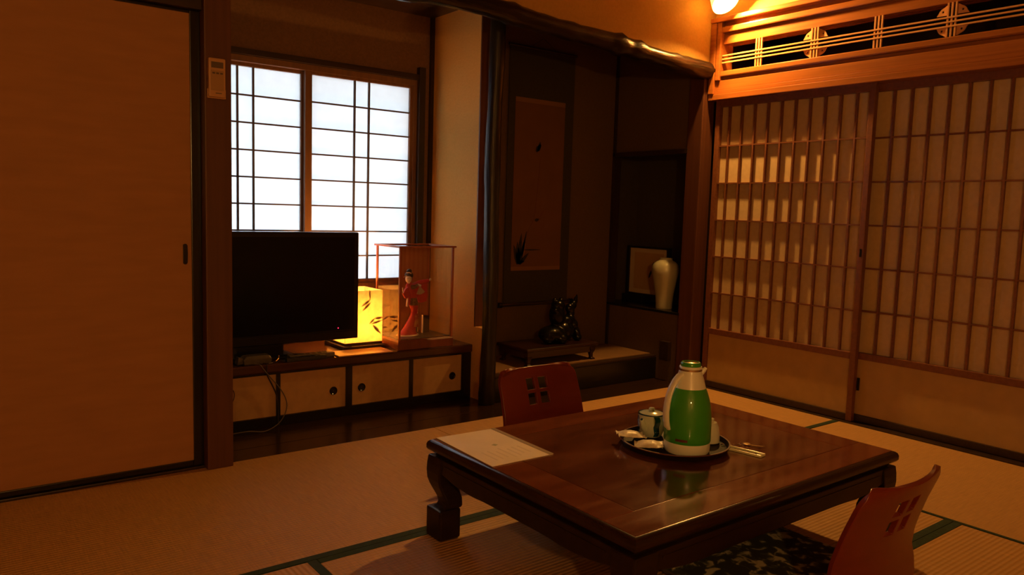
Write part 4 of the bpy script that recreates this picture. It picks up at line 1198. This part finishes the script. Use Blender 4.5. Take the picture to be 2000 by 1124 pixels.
# wrapped sweets
def sweet(cx, cy, rot, z0, label, tilt):
    b_ = B()
    n, m_ = 12, 8
    rw = random.Random(int(cx * 1000))
    L, Wd = .088, .058
    for side in (1, -1):
        pass
    top, bot = [], []
    for i in range(n + 1):
        u = i / n * 2 - 1
        rt_, rb_ = [], []
        for j in range(m_ + 1):
            v = j / m_ * 2 - 1
            seal = max(0, (abs(u) - .72) / .28)
            hgt = .012 * max(0, 1 - (abs(u) / .80) ** 3) * max(0, 1 - abs(v) ** 2.5) + .001
            wv = .005 * seal * math.sin(v * 7 + u * 3) + rw.uniform(-.0008, .0008)
            x, y = u * L / 2, v * Wd / 2 * (1 + .06 * seal)
            rt_.append((x, y, hgt + wv + .006)); rb_.append((x, y, -hgt * .55 + wv + .006))
        top.append(rt_); bot.append(rb_)
    T = [[b_.bm.verts.new(p) for p in r] for r in top]
    Bo = [[b_.bm.verts.new(p) for p in r] for r in bot]
    for i in range(n):
        for j in range(m_):
            b_.bm.faces.new((T[i][j], T[i + 1][j], T[i + 1][j + 1], T[i][j + 1]))
            b_.bm.faces.new((Bo[i][j], Bo[i][j + 1], Bo[i + 1][j + 1], Bo[i + 1][j]))
    for i in range(n):
        b_.bm.faces.new((T[i][0], Bo[i][0], Bo[i + 1][0], T[i + 1][0]))
        b_.bm.faces.new((T[i][m_], T[i + 1][m_], Bo[i + 1][m_], Bo[i][m_]))
    for j in range(m_):
        b_.bm.faces.new((T[0][j], T[0][j + 1], Bo[0][j + 1], Bo[0][j]))
        b_.bm.faces.new((T[n][j], Bo[n][j], Bo[n][j + 1], T[n][j + 1]))
    o = b_.done('wrapped_sweet', 'wrapper', None, smooth=True, center=False)
    o.location = (cx, cy, z0)
    o.rotation_euler = (tilt[0], tilt[1], rot)
    tag(o, label, 'sweet', 'wrapped sweets on the tray')
    b2 = B()
    b2.prism([(-.012, -.006), (.010, -.008), (.012, .004), (-.008, .007)], 'z', .0185, .0188)
    q = b2.done('printed_mark', 'sheet_print', None, center=False)
    q.parent = o
sweet(1.760, 1.646, math.radians(-30), zr + .017, 'crinkled wrapped sweet at the left edge of the tray', (.0, .08))
sweet(1.764, 1.572, math.radians(-46), zr + .004, 'crinkled wrapped sweet closer to the green jug', (.05, -.05))

# key with clear holder
ky = empty('room_key', (2.01, 1.39, zt), 'room key on a clear plastic bar on the table', 'key')
K0 = Vector((1.992, 1.448))
K1 = Vector((2.013, 1.332))
kd_ = (K1 - K0).normalized()
kn = Vector((-kd_.y, kd_.x))
def kbar(s0, s1, n0, n1, z0, z1, name, mtl, bev=.0012):
    L = (K1 - K0).length
    q = [K0 + kd_ * L * s0 + kn * n0, K0 + kd_ * L * s1 + kn * n0, K0 + kd_ * L * s1 + kn * n1, K0 + kd_ * L * s0 + kn * n1]
    B().prism([tuple(p) for p in q], 'z', z0, z1).done(name, mtl, ky, bev)
kbar(0, 1, -.016, -.0125, zt, zt + .007, 'clear_bar_edge', 'acrylic')
kbar(0, 1, .0125, .016, zt, zt + .007, 'clear_bar_edge', 'acrylic')
kbar(.86, 1, -.0125, .0125, zt, zt + .007, 'clear_bar_end', 'acrylic')
kbar(0, .03, -.0125, .0125, zt, zt + .007, 'clear_bar_end', 'acrylic')
c5 = Vector((1.985, 1.458, zt + .006))
B().tube([c5 + Vector((.011 * math.cos(a), .011 * math.sin(a), .003 * math.sin(2 * a))) for a in [2 * math.pi * k / 20 for k in range(21)]], .0014, 6).done('key_ring', 'chrome', ky, smooth=True)
for k in range(6):
    c6 = Vector((1.996 + .012 * k, 1.462 - .004 * k + .003 * (k % 2), zt + .004))
    B().tube([c6 + Vector((.006 * math.cos(a), .004 * math.sin(a), .002 * math.cos(a + k))) for a in [2 * math.pi * q / 12 for q in range(13)]], .0011, 6).done('chain_link', 'chrome', ky, smooth=True)
kb = B().lathe([(.001, 0), (.011, 0), (.011, .0025), (.001, .0025)], (2.075, 1.436, zt + .002), 20)
kb.done('key_bow', 'brass', ky, .0005)
B().prism([(2.068, 1.430), (2.072, 1.427), (2.095, 1.392), (2.098, 1.384), (2.092, 1.388), (2.090, 1.393), (2.086, 1.394), (2.084, 1.400), (2.080, 1.402)], 'z', zt + .0022, zt + .0042).done('key_blade', 'brass', ky)
